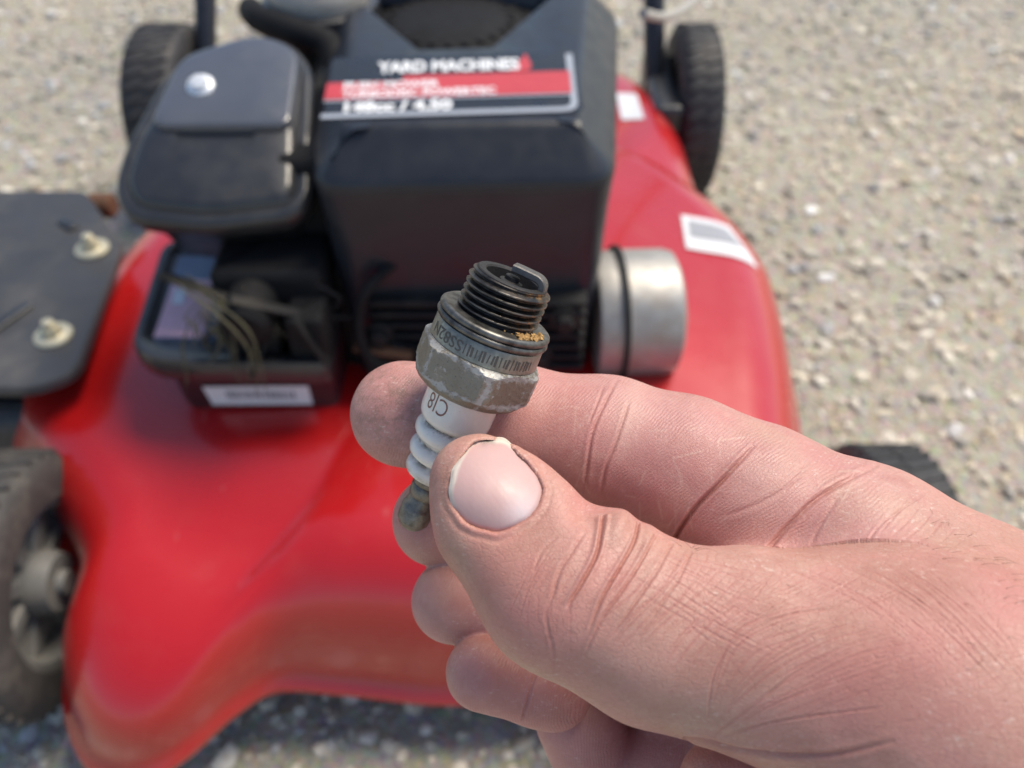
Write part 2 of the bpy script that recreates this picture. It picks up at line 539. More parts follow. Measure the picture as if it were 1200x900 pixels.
# embossed slots in the plate
for (x, y, a, l) in ((-.372, .478, 62, .04), (-.372, .60, -40, .02)):
    t = box(-l / 2, l / 2, -.0045, .0045, 0, .0022, .0012)
    mpart('embossed_rib', xform(t, Matrix.Translation((x, y, pz + .0005)) @ Matrix.Rotation(RAD(a), 4, 'Z')), M['black_plastic'], plate)
def bolt(x, y, z, s=1.0, parent=None, tilt=0.0):
    fl = lathe([(0, .0132 * s), (.0012 * s, .0136 * s), (.0026 * s, .0125 * s), (.0034 * s, .009 * s), (.0038 * s, .008 * s)], 32)
    hexp = [(.0072 * s * math.cos(math.pi / 3 * k), .0072 * s * math.sin(math.pi / 3 * k)) for k in range(6)]
    nut = loft([[(p[0], p[1], .003 * s) for p in hexp], [(p[0], p[1], .0085 * s) for p in hexp], [(p[0] * .86, p[1] * .86, .0095 * s) for p in hexp]])
    stud = lathe([(.009 * s, .0042 * s), (.0135 * s, .0042 * s), (.0142 * s, .0034 * s)], 16)
    Mx = Matrix.Translation((x, y, z)) @ Matrix.Rotation(tilt, 4, 'X') @ Matrix.Rotation(.4, 4, 'Z')
    return mpart('flange_bolt', xform(join([fl, nut, stud]), Mx), M['zinc'], parent, angle=30)
bolt(-.340, .566, pz, 1.0, plate)
bolt(-.3315, .461, pz, 1.0, plate)
mpart('hinge_pin', xform(lathe([(-.010, .009), (-.008, .011), (.008, .011), (.010, .009)], 20), Matrix.Translation((-.362, .645, .178)) @ Matrix.Rotation(RAD(90), 4, 'Y')), M['rust'])

# ---------------- engine
SH_ROT = RAD(2.0)
def sh(p2):  # slight turn of the engine about its front middle
    x, y = p2[0] + .028, p2[1] - .44
    return np.array([-.028 + x * math.cos(SH_ROT) - y * math.sin(SH_ROT), .44 + x * math.sin(SH_ROT) + y * math.cos(SH_ROT)])
plan = rounded([sh((-.117, .440)), sh((.0615, .440)), sh((.098, .72)), sh((-.15, .72))], [.018, .022, .06, .06], 8)
rings = []
def ring(ins, z, dx=0.0, fy=0.0):
    q = inset(plan, ins)
    out = []
    for p in q:
        f = np.clip((p[1] - .44) / .05, 0, 1)
        out.append((p[0] + dx, p[1] + fy * (1 - f), z))
    return out
rc = (-.045, .642)
def bowl(r, z):
    q = inset(plan, .036)
    return [(rc[0] + r * math.cos(a), rc[1] + r * math.sin(a), z) for a in [math.atan2(p[1] - rc[1], p[0] - rc[0]) for p in q]]
rings = [ring(.008, .165), ring(.006, .20), ring(.002, .30), ring(.0006, .318), ring(0, .3245), ring(.0008, .3275), ring(.003, .3300),
         ring(.010, .3370), ring(.0225, .3485), ring(.0245, .3505), ring(.0270, .3518), ring(.0295, .3522), ring(.036, .3524), bowl(.0815, .3525), bowl(.0795, .3518), bowl(.077, .349), bowl(.073, .332), bowl(.066, .318)]
shroud = mpart('engine_shroud', loft(rings), M['shroud'], angle=50)
TOPZ = .3526

# printed label panel on the shroud
LA = RAD(3.6)
def lp(x, y, z=0.0):
    """label plane: x along the text, y up the text, from the panel's lower left"""
    return (-.1135 + x * math.cos(LA) - y * math.sin(LA), .4665 + x * math.sin(LA) + y * math.cos(LA), TOPZ + z)
def flat(poly, z, t=.0003):
    return loft([[lp(p[0], p[1], z) for p in poly], [lp(p[0], p[1], z + t) for p in poly]])
W = .158
panel = mpart('label_panel', flat(rounded([(.002, .002), (W - .001, .002), (W + .002, .086), (.0, .086)], .006, 4), .0002), M['black_gloss'], shroud)
line = rounded([(-.002, .003), (W - .006, .003), (W - .002, .075)], [.0, .008, .0], 5)[6:-6]
outer = [(0.0, .003)] + [tuple(p) for p in rounded([(0.0, .003), (W - .004, .003), (W + .001, .082)], [0, .010, 0], 6)[7:14]] + [(W + .001, .082)]
inner = [(0.0, .0082)] + [tuple(p) for p in rounded([(0.0, .0082), (W - .0075, .0082), (W - .0035, .082)], [0, .007, 0], 6)[7:14]] + [(W - .0035, .082)]
V = [lp(p[0], p[1], .0008) for p in outer] + [lp(p[0], p[1], .0008) for p in inner]
no = len(outer)
F = [(i, i + 1, no + i + 1, no + i) for i in range(no - 1)]
mpart('border_line', (V, F), M['print_line'], panel, False)
mpart('thin_line', flat([(.0, .0235), (W - .006, .0235), (W - .006, .0255), (0, .0255)], .0006), M['print_line'], panel, False)
mpart('red_band', flat([(.0, .0265), (W - .0055, .0265), (W - .0035, .0565), (.048, .0565), (.047, .0485), (0, .0485)], .0006), M['print_red'], panel, False)
def label_text(s, x, y, size, xs, mat, z=.0011, offset=0.0, shear=0.0):
    me = text_mesh(s, size, 0.0, offset, xs, shear=shear)
    co = np.empty(len(me.vertices) * 3, np.float32); me.vertices.foreach_get('co', co); co = co.reshape(-1, 3)
    for i in range(len(co)):
        q = lp(x + co[i, 0], y + co[i, 1], z)
        co[i] = (q[0] - MO.x, q[1] - MO.y, q[2])
    me.vertices.foreach_set('co', co.ravel()); me.update()
    return link('lettering', me, mat, panel)
label_text('YARD MACHINES', .0315, .0610, .0215, .545, M['print_white'], offset=.0009)
label_text('PUSH MOWER', .0105, .0398, .0125, .74, M['print_white'], offset=.0004)
label_text('TURBODISC POWERTEC', .0105, .0280, .0125, .69, M['print_white'], offset=.0004)
label_text('148cc / 4.50', .011, .0100, .0160, .85, M['print_white'], offset=.0008)
mpart('red_emblem', flat([(.116, .058), (.128, .058), (.131, .066), (.128, .084), (.122, .070)], .0006), M['print_red'], panel, False)

# recoil starter: dark raised disc with a knurled screen
prof = [(-.026, .0715), (-.020, .0715), (-.018, .069), (-.015, .060), (-.010, .048), (-.007, .036), (-.006, .012)]
rec = mpart('recoil_starter', xform(lathe(prof, 64), Matrix.Translation((*rc, TOPZ - .001))), M['grille'])
slotV = []
for rr, cnt in ((.056, 30), (.066, 36), (.044, 24)):
    for k in range(cnt):
        a = 2 * math.pi * k / cnt
        zz = {.056: -.0135, .066: -.0172, .044: -.0090}[rr]
        slotV.append(xform(box(-.0035, .0035, -.0022, .0022, 0, .0016, .0007), Matrix.Translation((rc[0] + rr * math.cos(a), rc[1] + rr * math.sin(a), TOPZ - .001 + zz - .0005)) @ Matrix.Rotation(a, 4, 'Z')))
so = mpart('screen_knurl', join(slotV), M['grille'], rec)
so['kind'] = 'stuff'

# fuel cap and its hose at the back of the air filter
cp = Matrix.Translation((-.145, .660, .345))
capo = mpart('fuel_cap', xform(lathe([(0, .038), (.012, .039), (.018, .037), (.026, .030), (.031, .018), (.033, .004)], 40), cp), M['cap'])
nub = mpart('cap_glint', xform(lathe([(0, .006), (.004, .0055), (.006, .003)], 16), Matrix.Translation((-.142, .631, .3655)) @ Matrix.Rotation(RAD(35), 4, 'X')), M['bright_screw'], capo)  # bright nub added as the white glint on the smoky cap
mpart('filler_neck', xform(lathe([(-.12, .046), (-.01, .046), (.004, .044), (.006, .040)], 40), cp), M['black_plastic'])
arm = catmull([(-.200, .665, .340), (-.185, .635, .345), (-.155, .612, .345), (-.130, .600, .340), (-.122, .575, .325)], 6)
mpart('breather_hose', tube(arm, .010, 14), M['grille'])
mpart('gap_filler', box(-.150, -.105, .470, .62, .18, .325, .008), M['grille'])  # black box added to fill the gap between filter and shroud

# air filter box: tilted lid with raised panel
AFN = Vector((0, -.052, .115)).normalized()
AFO = Vector((-.186, .495, .3326))
AX = Vector((1, 0, 0)); AY = AFN.cross(AX).normalized()
def af(x, y, h):
    yy = max(y + .002, 0)
    q = AFO + AX * x + AY * (y + yy * .24) + AFN * (h - .21 * yy)
    return (q.x, q.y, q.z)
af_out = [(-.0633, -.040), (-.050, -.0625), (0.0, -.0690), (.052, -.0615), (.0626, -.046), (.059, .001), (.0523, .051), (.034, .072), (.010, .0790), (-.030, .0640), (-.048, .0450), (-.0606, -.009)]
afp = rounded(af_out, .014, 5)
def afr(ins, h):
    return [af(p[0], p[1], h) for p in inset(afp, ins)]
base_ = mpart('air_filter_base', loft([afr(.016, -.075), afr(.012, -.045), afr(.0095, -.034), afr(.0075, -.0315), afr(.0075, -.020)]), M['black_plastic'], angle=50)
lid = mpart('air_filter_lid', loft([afr(.0045, -.022), afr(.001, -.0195), afr(.0, -.016), afr(.0005, -.009), afr(.0025, -.0055), afr(.0055, -.0045), afr(.0085, -.0055), afr(.0095, -.0055), afr(.0125, -.001), afr(.0155, .0000), [af(p[0] * .6, p[1] * .6, .0006) for p in inset(afp, .0155)]]), M['black_plastic'], angle=50)
pan = rounded([(-.0425, -.0012), (.0465, -.0005), (.0430, .056), (.012, .070), (-.034, .051)], [.013, .008, .012, .02, .012], 6)
def pr(ins, h):
    return [af(p[0], p[1], h) for p in inset(pan, ins)]
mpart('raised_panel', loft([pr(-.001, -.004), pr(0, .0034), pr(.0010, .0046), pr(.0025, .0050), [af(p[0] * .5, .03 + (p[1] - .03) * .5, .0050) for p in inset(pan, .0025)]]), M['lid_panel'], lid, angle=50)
fx = Matrix(((AX.x, AY.x, AFN.x, 0), (AX.y, AY.y, AFN.y, 0), (AX.z, AY.z, AFN.z, 0), (0, 0, 0, 1)))
scr = Matrix.Translation(Vector(af(-.0155, .0275, .0046))) @ fx
mpart('lid_screw', xform(join([lathe([(0, .0088), (.0012, .0090), (.0022, .0082), (.003, .0060), (.0052, .0056), (.006, .0045)], 28), box(-.006, .006, -.0008, .0008, .0055, .0066, .0003)]), scr), M['bright_screw'], lid)

# fuel tank below the filter: flange tray, body, labels
tp = rounded([(-.2500, .4135), (-.2340, .3985), (-.2000, .3930), (-.1180, .3925), (-.1180, .53), (-.262, .53)], [.012, .015, .01, .006, .01, .02], 5)
def tr(ins, z, dy=0):
    return [(p[0], p[1] + dy, z) for p in inset(tp, ins)]
tray = mpart('tank_flange', loft([tr(.006, .205), tr(.001, .207), tr(0, .211), tr(0, .221), tr(.0015, .2245), tr(.005, .2250), tr(.0075, .2235), tr(.010, .2200), tr(.016, .2190), tr(.03, .2190)]), M['black_plastic'], angle=50)
tb = rounded([(-.232, .410), (-.120, .4085), (-.115, .53), (-.255, .53)], [.012, .006, .01, .02], 5)
tank = mpart('fuel_tank', loft([[(p[0] * .96 - .0065, p[1] + .004, .160) for p in tb], [(p[0] * .97 - .005, p[1] + .002, .168) for p in tb], [(p[0], p[1], .2055) for p in tb], [(p[0], p[1], .208) for p in inset(tb, .004)]]), M['tank'], angle=50)
def front_flat(pts, y_off, mat, name, parent, t=.0004):
    """thin label on the tank's front, given as (x, z)"""
    def yy(x, z):
        return .4100 + (.2055 - z) * .055 - (x + .232) * .013 - y_off
    V = [(x, yy(x, z), z) for x, z in pts]
    V2 = [(x, yy(x, z) + t, z) for x, z in pts]
    return mpart(name, (V + V2, [tuple(range(len(pts))), tuple(range(2 * len(pts) - 1, len(pts) - 1, -1))] + [(i, (i + 1) % len(pts), len(pts) + (i + 1) % len(pts), len(pts) + i)[::-1] for i in range(len(pts))]), mat, parent, False)
wl = front_flat([(-.2085, .1690), (-.1385, .1705), (-.1385, .1895), (-.2110, .1875)], .0012, M['sticker'], 'white_label', tank)
r7 = random.Random(7)
x = -.196
while x < -.150:
    w = r7.uniform(.0008, .0028)
    front_flat([(x, .1765), (x + w, .1765), (x + w, .1842), (x, .1842)], .0020, M['sticker_grey'], 'bar', wl)
    x += w + r7.uniform(.0009, .0022)
for (x0, x1, z0, z1) in ((-.2130, -.1880, .1955, .2005), (-.1860, -.1720, .1965, .2005), (-.1700, -.1560, .1965, .2000), (-.2120, -.1930, .1925, .1938)):
    front_flat([(x0, z0), (x1, z0), (x1, z1), (x0, z1)], .0012, M['sticker_grey'], 'print_line', tank)
# coloured sticker on the tray
def tray_flat(poly, z, mat, name):
    return mpart(name, loft([[(p[0], p[1], z) for p in poly], [(p[0], p[1], z + .0003) for p in poly]]), mat, tray, False)
tray_flat([(-.240, .422), (-.1980, .422), (-.205, .515), (-.247, .515)], .2192, M['print_blue'], 'blue_sticker')
tray_flat([(-.239, .424), (-.206, .424), (-.211, .486), (-.243, .486)], .2198, M['print_pink'], 'pink_print')
tray_flat([(-.236, .458), (-.228, .458), (-.230, .475), (-.239, .475)], .2203, M['sticker'], 'white_print')

# cylinder block, head fins, carburettor and linkage in the dark under the shroud
parts = [box(-.120, .055, .452, .60, .160, .255, .006)]
block = mpart('engine_block', join(parts), M['dark_metal'])
for k in range(7):
    z = .180 + k * .0095
    mpart('cooling_fin', box(-.095, .050, .434, .47, z, z + .004, .0012), M['dark_metal'], block)
for (x, z) in ((-.060, .195), (-.025, .225), (.018, .195), (.035, .228), (-.09, .215)):
    hb = [(.0065 * math.cos(math.pi / 3 * k), .0065 * math.sin(math.pi / 3 * k)) for k in range(6)]
    hd = join([lathe([(0, .010), (.002, .010), (.0025, .009)], 20), loft([[(p[0], p[1], .002) for p in hb], [(p[0], p[1], .009) for p in hb], [(p[0] * .8, p[1] * .8, .010) for p in hb]])])
    mpart('head_bolt', xform(hd, Matrix.Translation((x, .434, z)) @ Matrix.Rotation(RAD(90), 4, 'X')), M['dark_metal'], block)
carb = mpart('carburettor', join([box(-.192, -.120, .425, .51, .212, .272, .008), box(-.178, -.150, .404, .43, .216, .236, .004), box(-.142, -.118, .400, .43, .215, .255, .004), xform(lathe([(0, .016), (.03, .016), (.034, .012)], 24), Matrix.Translation((-.165, .428, .252)) @ Matrix.Rotation(RAD(90), 4, 'X'))]), M['grille'])
mpart('throttle_rod', tube(catmull([(-.135, .428, .268), (-.11, .425, .252), (-.125, .425, .238), (-.10, .430, .232)], 5), .0011, 8), M['dark_metal'], carb)
mpart('linkage_screw', xform(lathe([(0, .005), (.003, .005), (.004, .003)], 14), Matrix.Translation((-.132, .425, .243)) @ Matrix.Rotation(RAD(70), 4, 'X')), M['dark_metal'], carb)
for (x, y, z, a, t_, l) in ((-.150, .405, .262, 25, 10, .045), (-.178, .410, .250, -35, 20, .05), (-.126, .398, .240, 70, 0, .04), (-.200, .425, .262, 12, -15, .05), (-.160, .400, .228, -60, 30, .035)):
    mpart('governor_lever', xform(box(-l / 2, l / 2, -.004, .004, -.001, .001, .0006), Matrix.Translation((x, y, z)) @ Matrix.Rotation(RAD(a), 4, 'Y') @ Matrix.Rotation(RAD(t_), 4, 'Z')), M['dark_metal'], carb)
mpart('governor_spring', tube([(-.128 + .003 * math.cos(t), .424 + .003 * math.sin(t), .240 - .0006 * t) for t in np.linspace(0, 40, 90)], .0005, 5), M['dark_metal'], carb)
mpart('lead_bracket', xform(box(-.02, .02, -.004, .004, 0, .003, .001), Matrix.Translation((-.088, .425, .205)) @ Matrix.Rotation(RAD(12), 4, 'Y')), M['rust'], block)
mpart('spark_lead', tube(catmull([(-.02, .50, .28), (-.085, .436, .262), (-.100, .424, .235), (-.095, .418, .205), (-.07, .42, .19)], 7), .0036, 10), M['grille'], block)
mpart('head_cover', xform(lathe([(0, .019), (.010, .0185), (.014, .015), (.0145, .004)], 28), Matrix.Translation((-.085, .442, .186)) @ Matrix.Rotation(RAD(80), 4, 'X')), M['dark_metal'], block)

# muffler: a steel drum lying on its side
mx = Matrix.Translation((.058, .480, .192)) @ Matrix.Rotation(RAD(4), 4, 'Z') @ Matrix.Rotation(RAD(90), 4, 'Y')
muf = mpart('muffler', xform(lathe([(0, .040), (.001, .0455), (.003, .0465), (.017, .0465), (.0185, .0485), (.0215, .0485), (.0225, .0470), (.052, .0465), (.0585, .0445), (.062, .038), (.0632, .028), (.0632, .010)], 64), mx), M['silver'], angle=35)
mpart('seam_band', xform(lathe([(.0165, .0490), (.0165, .0502), (.0205, .0502), (.0205, .0490)], 64, False, False), mx), M['dark_metal'], muf)

# wheels
def wheel(c, r, w, rubber, spokes=8, steer=0.0):
    root = empty('wheel', (c[0] - MO.x, c[1] - MO.y, c[2]))
    root.parent = mower
    root.rotation_euler = (0, 0, steer)
    RX = Matrix.Rotation(RAD(90), 4, 'Y')
    tp_ = [(-w / 2, r * .66), (-w / 2 - .001, r * .80), (-w / 2 + .001, r * .93), (-w / 2 + .006, r * .985), (-w / 2 + .012, r), (w / 2 - .012, r), (w / 2 - .006, r * .985), (w / 2 - .001, r * .93), (w / 2 + .001, r * .80), (w / 2, r * .66), (w / 2 - .008, r * .64), (-w / 2 + .008, r * .64), (-w / 2, r * .66)]
    ty = lathe(tp_, 72, False, False)
    lugs = []
    nl = 40
    for k in range(nl):
        for s in (-1, 1):
            a = 2 * math.pi * (k + (0.5 if s > 0 else 0)) / nl
            bx_ = box(-.0022, .0022, -.0001, w * .42, -.003, .0014, .0006)
            lugs.append(xform(bx_, Matrix.Rotation(a, 4, 'Z') @ Matrix.Translation((r, 0, 0)) @ Matrix.Rotation(RAD(90), 4, 'Y') @ Matrix.Rotation(RAD(90 if s > 0 else -90), 4, 'Z') @ Matrix.Rotation(RAD(18), 4, 'Z')))
    V, F = xform(join([ty] + lugs), RX)
    tyre = link('tyre', mesh_from(V, F, True, 'tyre', 40), rubber, root)
    rimp = [(-w * .42, r * .655), (-w * .42, r * .60), (-w * .20, r * .56), (w * .20, r * .56), (w * .42, r * .60), (w * .42, r * .655)]
    rp = [lathe(rimp, 60, False, False), lathe([(-w * .5, r * .10), (-w * .5, r * .22), (-w * .3, r * .25), (w * .3, r * .25), (w * .5, r * .22), (w * .5, r * .10)], 36)]
    for k in range(spokes):
        a = 2 * math.pi * k / spokes
        rp.append(xform(box(r * .22, r * .58, -.006, .006, -w * .18, w * .18, .002), Matrix.Rotation(a, 4, 'Z')))
    rp.append(lathe([(-.003, r * .20), (-.003, r * .57), (.003, r * .57), (.003, r * .20)], 48, False, False))
    V, F = xform(join(rp), RX)
    link('rim', mesh_from(V, F, True, 'rim', 40), M['rim'], root)
    ax = lathe([(-w * .62, .004), (-w * .62, .008), (-w * .54, .009), (w * .54, .009), (w * .62, .008), (w * .62, .004)], 20)
    V, F = xform(ax, RX)
    link('axle_bolt', mesh_from(V, F, True, 'axle_bolt', 40), M['rim'], root)
    return root
wheel((-.332, .318, .090), .090, .046, M['old_rubber'])
wheel((.262, .340, .082), .082, .055, M['rubber'])
wheel((.214, .965, .100), .100, .048, M['rubber'])
wheel((-.405, .965, .100), .100, .060, M['rubber'])

# handle tubes, bracket, rope guide
def hb_(x, dx):
    return tube([(x, .955, .06), (x, .965, .14), (x + dx * .2, 1.03, .22), (x + dx, 1.6, .80), (x + dx, 1.75, .93)], .0125, 14)
mpart('handle_tube', hb_(-.362, .02), M['handle'])
mpart('handle_tube', hb_(.168, -.01), M['handle'])
mpart('wheel_bracket', box(.158, .192, .88, 1.02, .06, .150, .008), M['black_plastic'])
mpart('wheel_bracket', box(-.375, -.330, .86, 1.0, .06, .165, .008), M['black_plastic'])
cab = catmull([(.115, .76, .30), (.150, .83, .270), (.19, .90, .262), (.228, .98, .285), (.235, 1.10, .36), (.19, 1.3, .55)], 8)
mpart('starter_cable', tube(cab, .0045, 10), M['cable'])

# dry grass caught on the carburettor
clump = empty('dry_grass_clump', (-.185, .43, .225))
tag(clump, 'wisps of dry grass caught on the carburettor under the air filter', 'dry grass')
rg = random.Random(3)
for k in range(16):
    x0, y0, z0 = rg.gauss(-.178, .024), rg.uniform(.398, .420), rg.uniform(.24, .275)
    if k < 5:
        x0, z0 = -.190 + rg.gauss(0, .006), .278
        pts = [(x0 - .012, y0, z0), (x0 + .005, y0 - .008, z0 - .008), (x0 + .022, y0 - .016, z0 - .022), (x0 + .026 + rg.gauss(0, .003), y0 - .02, z0 - .045), (x0 + .027 + rg.gauss(0, .004), y0 - .026, z0 - .066)]
    else:
        pts = [(x0, y0, z0)]
        for j in range(4):
            l = pts[-1]
            pts.append((l[0] + rg.gauss(.002, .007), l[1] - rg.uniform(0, .005), l[2] - rg.uniform(.002, .015)))
    P = catmull(pts, 4)
    V, F = tube(P, [.0009 * (1 - .7 * abs(2 * i / (len(P) - 1) - 1)) for i in range(len(P))], 5)
    V = [(v[0] + .185, v[1] - .43, v[2] - .225) for v in V]
    link('grass_blade', mesh_from(V, F, True, 'grass_blade'), M['straw'], clump)
# ------------------------------------------------------------------ spark plug
b = NB('glazed_ceramic')
grime = b.map(b.noise(420, 6, 0.75), 0.38, 0.58, 0, 1)
sp = b.map(b.noise(1500, 4, 0.65), 0.62, 0.70, 0, 0.9)
gm = b.math('MAXIMUM', b.math('MULTIPLY', grime, b.attr('grime')), b.math('MULTIPLY', sp, b.map(b.attr('grime'), 0, 1, 0.25, 1)))
c = b.mix(b.noise(90, 3), (0.85, 0.78, 0.67), (0.90, 0.85, 0.76))
c = b.mix(gm, c, (0.20, 0.16, 0.11))
M['ceramic'] = b.set(Base_Color=c, Roughness=b.map(gm, 0, 1, 0.16, 0.7), Coat_Weight=0.3, Coat_Roughness=0.08, Subsurface_Weight=0.1, Subsurface_Scale=0.001)

b = NB('weathered_zinc_hex')
n1 = b.noise(260, 7, 0.68, dist=0.6)
n2 = b.noise(900, 5, 0.7)
chip = b.map(b.math('ADD', n1, b.math('MULTIPLY', b.math('SUBTRACT', n2, 0.5), 0.8)), 0.62, 0.70)
edge = b.attr('edge')
chip2 = b.math('MAXIMUM', chip, b.map(b.math('ADD', b.math('ADD', edge, b.math('MULTIPLY', b.math('SUBTRACT', n1, 0.5), 2.2)), b.math('MULTIPLY', b.math('SUBTRACT', n2, 0.5), 1.6)), 0.55, 0.85))
c = b.mix(b.noise(130, 5, 0.7), (0.19, 0.165, 0.13), (0.30, 0.275, 0.225))
c = b.mix(b.math('MULTIPLY', chip2, 0.38), c, (0.56, 0.575, 0.60))
grit = b.map(b.noise(2600, 3, 0.7), 0.60, 0.68, 0, 0.65)
c = b.mix(grit, c, (0.07, 0.06, 0.05))
h = b.math('ADD', b.math('MULTIPLY', chip2, -0.5), b.math('MULTIPLY', n2, 0.6))
M['hex'] = b.set(Base_Color=c, Metallic=b.map(chip2, 0, 1, 0.65, 0.35), Roughness=b.map(n2, 0.3, 0.7, 0.36, 0.6), Normal=b.bump(h, 0.7, 0.00028))

b = NB('worn_zinc_collar')
n2 = b.noise(700, 6, 0.7)
c = b.mix(b.map(n2, 0.3, 0.7), (0.16, 0.155, 0.13), (0.36, 0.35, 0.30))
c = b.mix(b.map(b.noise(300, 4), 0.58, 0.72, 0, 0.7), c, (0.50, 0.52, 0.42))
M['collar'] = b.set(Base_Color=c, Metallic=0.75, Roughness=b.map(n2, 0.3, 0.7, 0.32, 0.55), Normal=b.bump(n2, 0.35, 0.0001))
b = NB('sooty_gasket')
n2 = b.noise(330, 6, 0.65)
c = b.mix(b.map(n2, 0.35, 0.7), (0.055, 0.052, 0.05), (0.24, 0.235, 0.215))
M['gasket'] = b.set(Base_Color=c, Metallic=0.8, Roughness=0.42, Normal=b.bump(n2, 0.4, 0.0001))
b = NB('oily_thread')
n2 = b.noise(900, 6, 0.7)
rustm = b.math('MULTIPLY', b.attr('rust'), b.map(b.noise(800, 5, 0.7), 0.50, 0.66, 0, 0.8))
c = b.mix(b.map(n2, 0.35, 0.7), (0.022, 0.020, 0.020), (0.07, 0.065, 0.06))
c = b.mix(b.math('MULTIPLY', b.attr('crest'), 0.5), c, (0.24, 0.22, 0.20))
c = b.mix(rustm, c, (0.40, 0.20, 0.06))
M['thread'] = b.set(Base_Color=c, Metallic=0.75, Roughness=b.map(n2, 0.3, 0.7, 0.25, 0.48), Normal=b.bump(n2, 0.3, 0.00008))
M['soot'] = simple('soot_coated_steel', (0.028, 0.026, 0.026), 0.62, 0.3, 0.4, 900, 0.5, 3000, bdist=0.0001)
M['electrode'] = simple('worn_electrode_steel', (0.13, 0.125, 0.12), 0.5, 0.6, 0.4, 900, 0.4, 2600, bdist=0.0001)
b = NB('tarnished_terminal')
n2 = b.noise(900, 6, 0.7)
c = b.mix(b.map(n2, 0.30, 0.75), (0.12, 0.105, 0.085), (0.30, 0.275, 0.235))
M['terminal'] = b.set(Base_Color=c, Metallic=0.7, Roughness=b.map(n2, 0.3, 0.7, 0.30, 0.5), Normal=b.bump(b.noise(1500, 5, 0.7), 0.3, 0.0001))
M['stamp'] = simple('brown_stamp_ink', (0.27, 0.12, 0.085), 0.5)
M['engrave'] = simple('engraved_grey', (0.105, 0.098, 0.085), 0.6, 0.3)  # dark grey for the stamped letters and tally marks
M['crumb'] = simple('rust_crumb', (0.42, 0.25, 0.09), 0.8, 0, 0.5, 900)

TAU = RAD(20)
PA = np.array([.397 * math.cos(TAU), .918 * math.cos(TAU), math.sin(TAU)]); PA /= np.linalg.norm(PA)
PF = np.array([0, 0, 1.0]) - PA[2] * PA; PF /= np.linalg.norm(PF)
PRt = np.cross(PA, PF)
P0 = held(558.4, 428, 143.0)
Bm = np.column_stack([PRt, -PF, PA])      # local x right, y away from viewer, z along the plug
plug = empty('spark_plug', tuple(held_world(P0)))
wm = CR @ Bm
plug.matrix_world = Matrix.Translation(Vector(held_world(P0))) @ Matrix(wm.tolist()).to_4x4()
tag(plug, 'used spark plug with white ceramic and black sooty thread held in fingers', 'spark plug')

def ppart(name, V, F, mat, angle=35, attrs=None, parent=None):
    me = mesh_from(np.asarray(V) / 1000, F, True, name, angle)
    for k, vals in (attrs or {}).items():
        at = me.attributes.new(k, 'FLOAT', 'POINT')
        at.data.foreach_set('value', np.asarray(vals, np.float32))
    return link(name, me, mat, parent or plug)

def plathe(name, prof, mat, seg=96, angle=35, attr=None, fine=None, cap0=True, cap1=True):
    if fine:
        q = []
        for (z0, r0), (z1, r1) in zip(prof[:-1], prof[1:]):
            k = max(1, int(math.hypot(z1 - z0, r1 - r0) / fine))
            q += [(z0 + (z1 - z0) * i / k, r0 + (r1 - r0) * i / k) for i in range(k)]
        prof = q + [prof[-1]]
    V, F = lathe(prof, seg, cap0, cap1)
    at = None
    if attr:
        at = {attr[0]: [attr[1](v) for v in V]}
    return ppart(name, V, F, mat, angle, at)

# terminal nut
plathe('terminal', [(-33.3, 1.6), (-33.2, 2.0), (-32.5, 2.6), (-31.9, 2.85), (-31.8, 2.95), (-29.0, 3.0), (-28.8, 2.9), (-27.8, 2.5), (-27.2, 2.45), (-26.8, 2.35), (-26.3, 2.62), (-25.8, 2.70), (-24.4, 2.72), (-24.15, 2.55), (-23.9, 2.72), (-22.6, 2.74), (-22.0, 2.5), (-21.5, 2.3)], M['terminal'], 64, 40)
# ceramic: ribs then the smooth barrel
prof = [(-22.1, 2.6), (-22.0, 3.7), (-21.8, 4.4)]
for z, r in ((-20.9, 5.05), (-17.3, 5.65), (-13.4, 6.0)):
    for k in range(9):
        a = -1.25 + 2.5 * k / 8
        prof.append((z + 1.35 * math.sin(a) / math.sin(1.25), r - 1.0 + 1.0 * math.cos(a)))
    prof.append((z + 1.75, r - .95))
prof += [(-11.2, 5.6), (-10.8, 5.95), (-10.2, 6.2), (-9.4, 6.3), (-4.0, 6.35), (-2.5, 6.3)]
def grime_at(v):
    z = v[2]
    g = 0.0
    for zr in (-19.1, -15.4, -11.6):
        g = max(g, math.exp(-((z - zr) / .55) ** 2))
    return min(1.0, g * 1.0 + 0.05 + 0.6 * math.exp(-((z + 22) / 1.0) ** 2) + .45 * math.exp(-((z + 4.2) / 0.8) ** 2))
plathe('insulator', prof, M['ceramic'], 96, 60, ('grime', grime_at), 0.25)

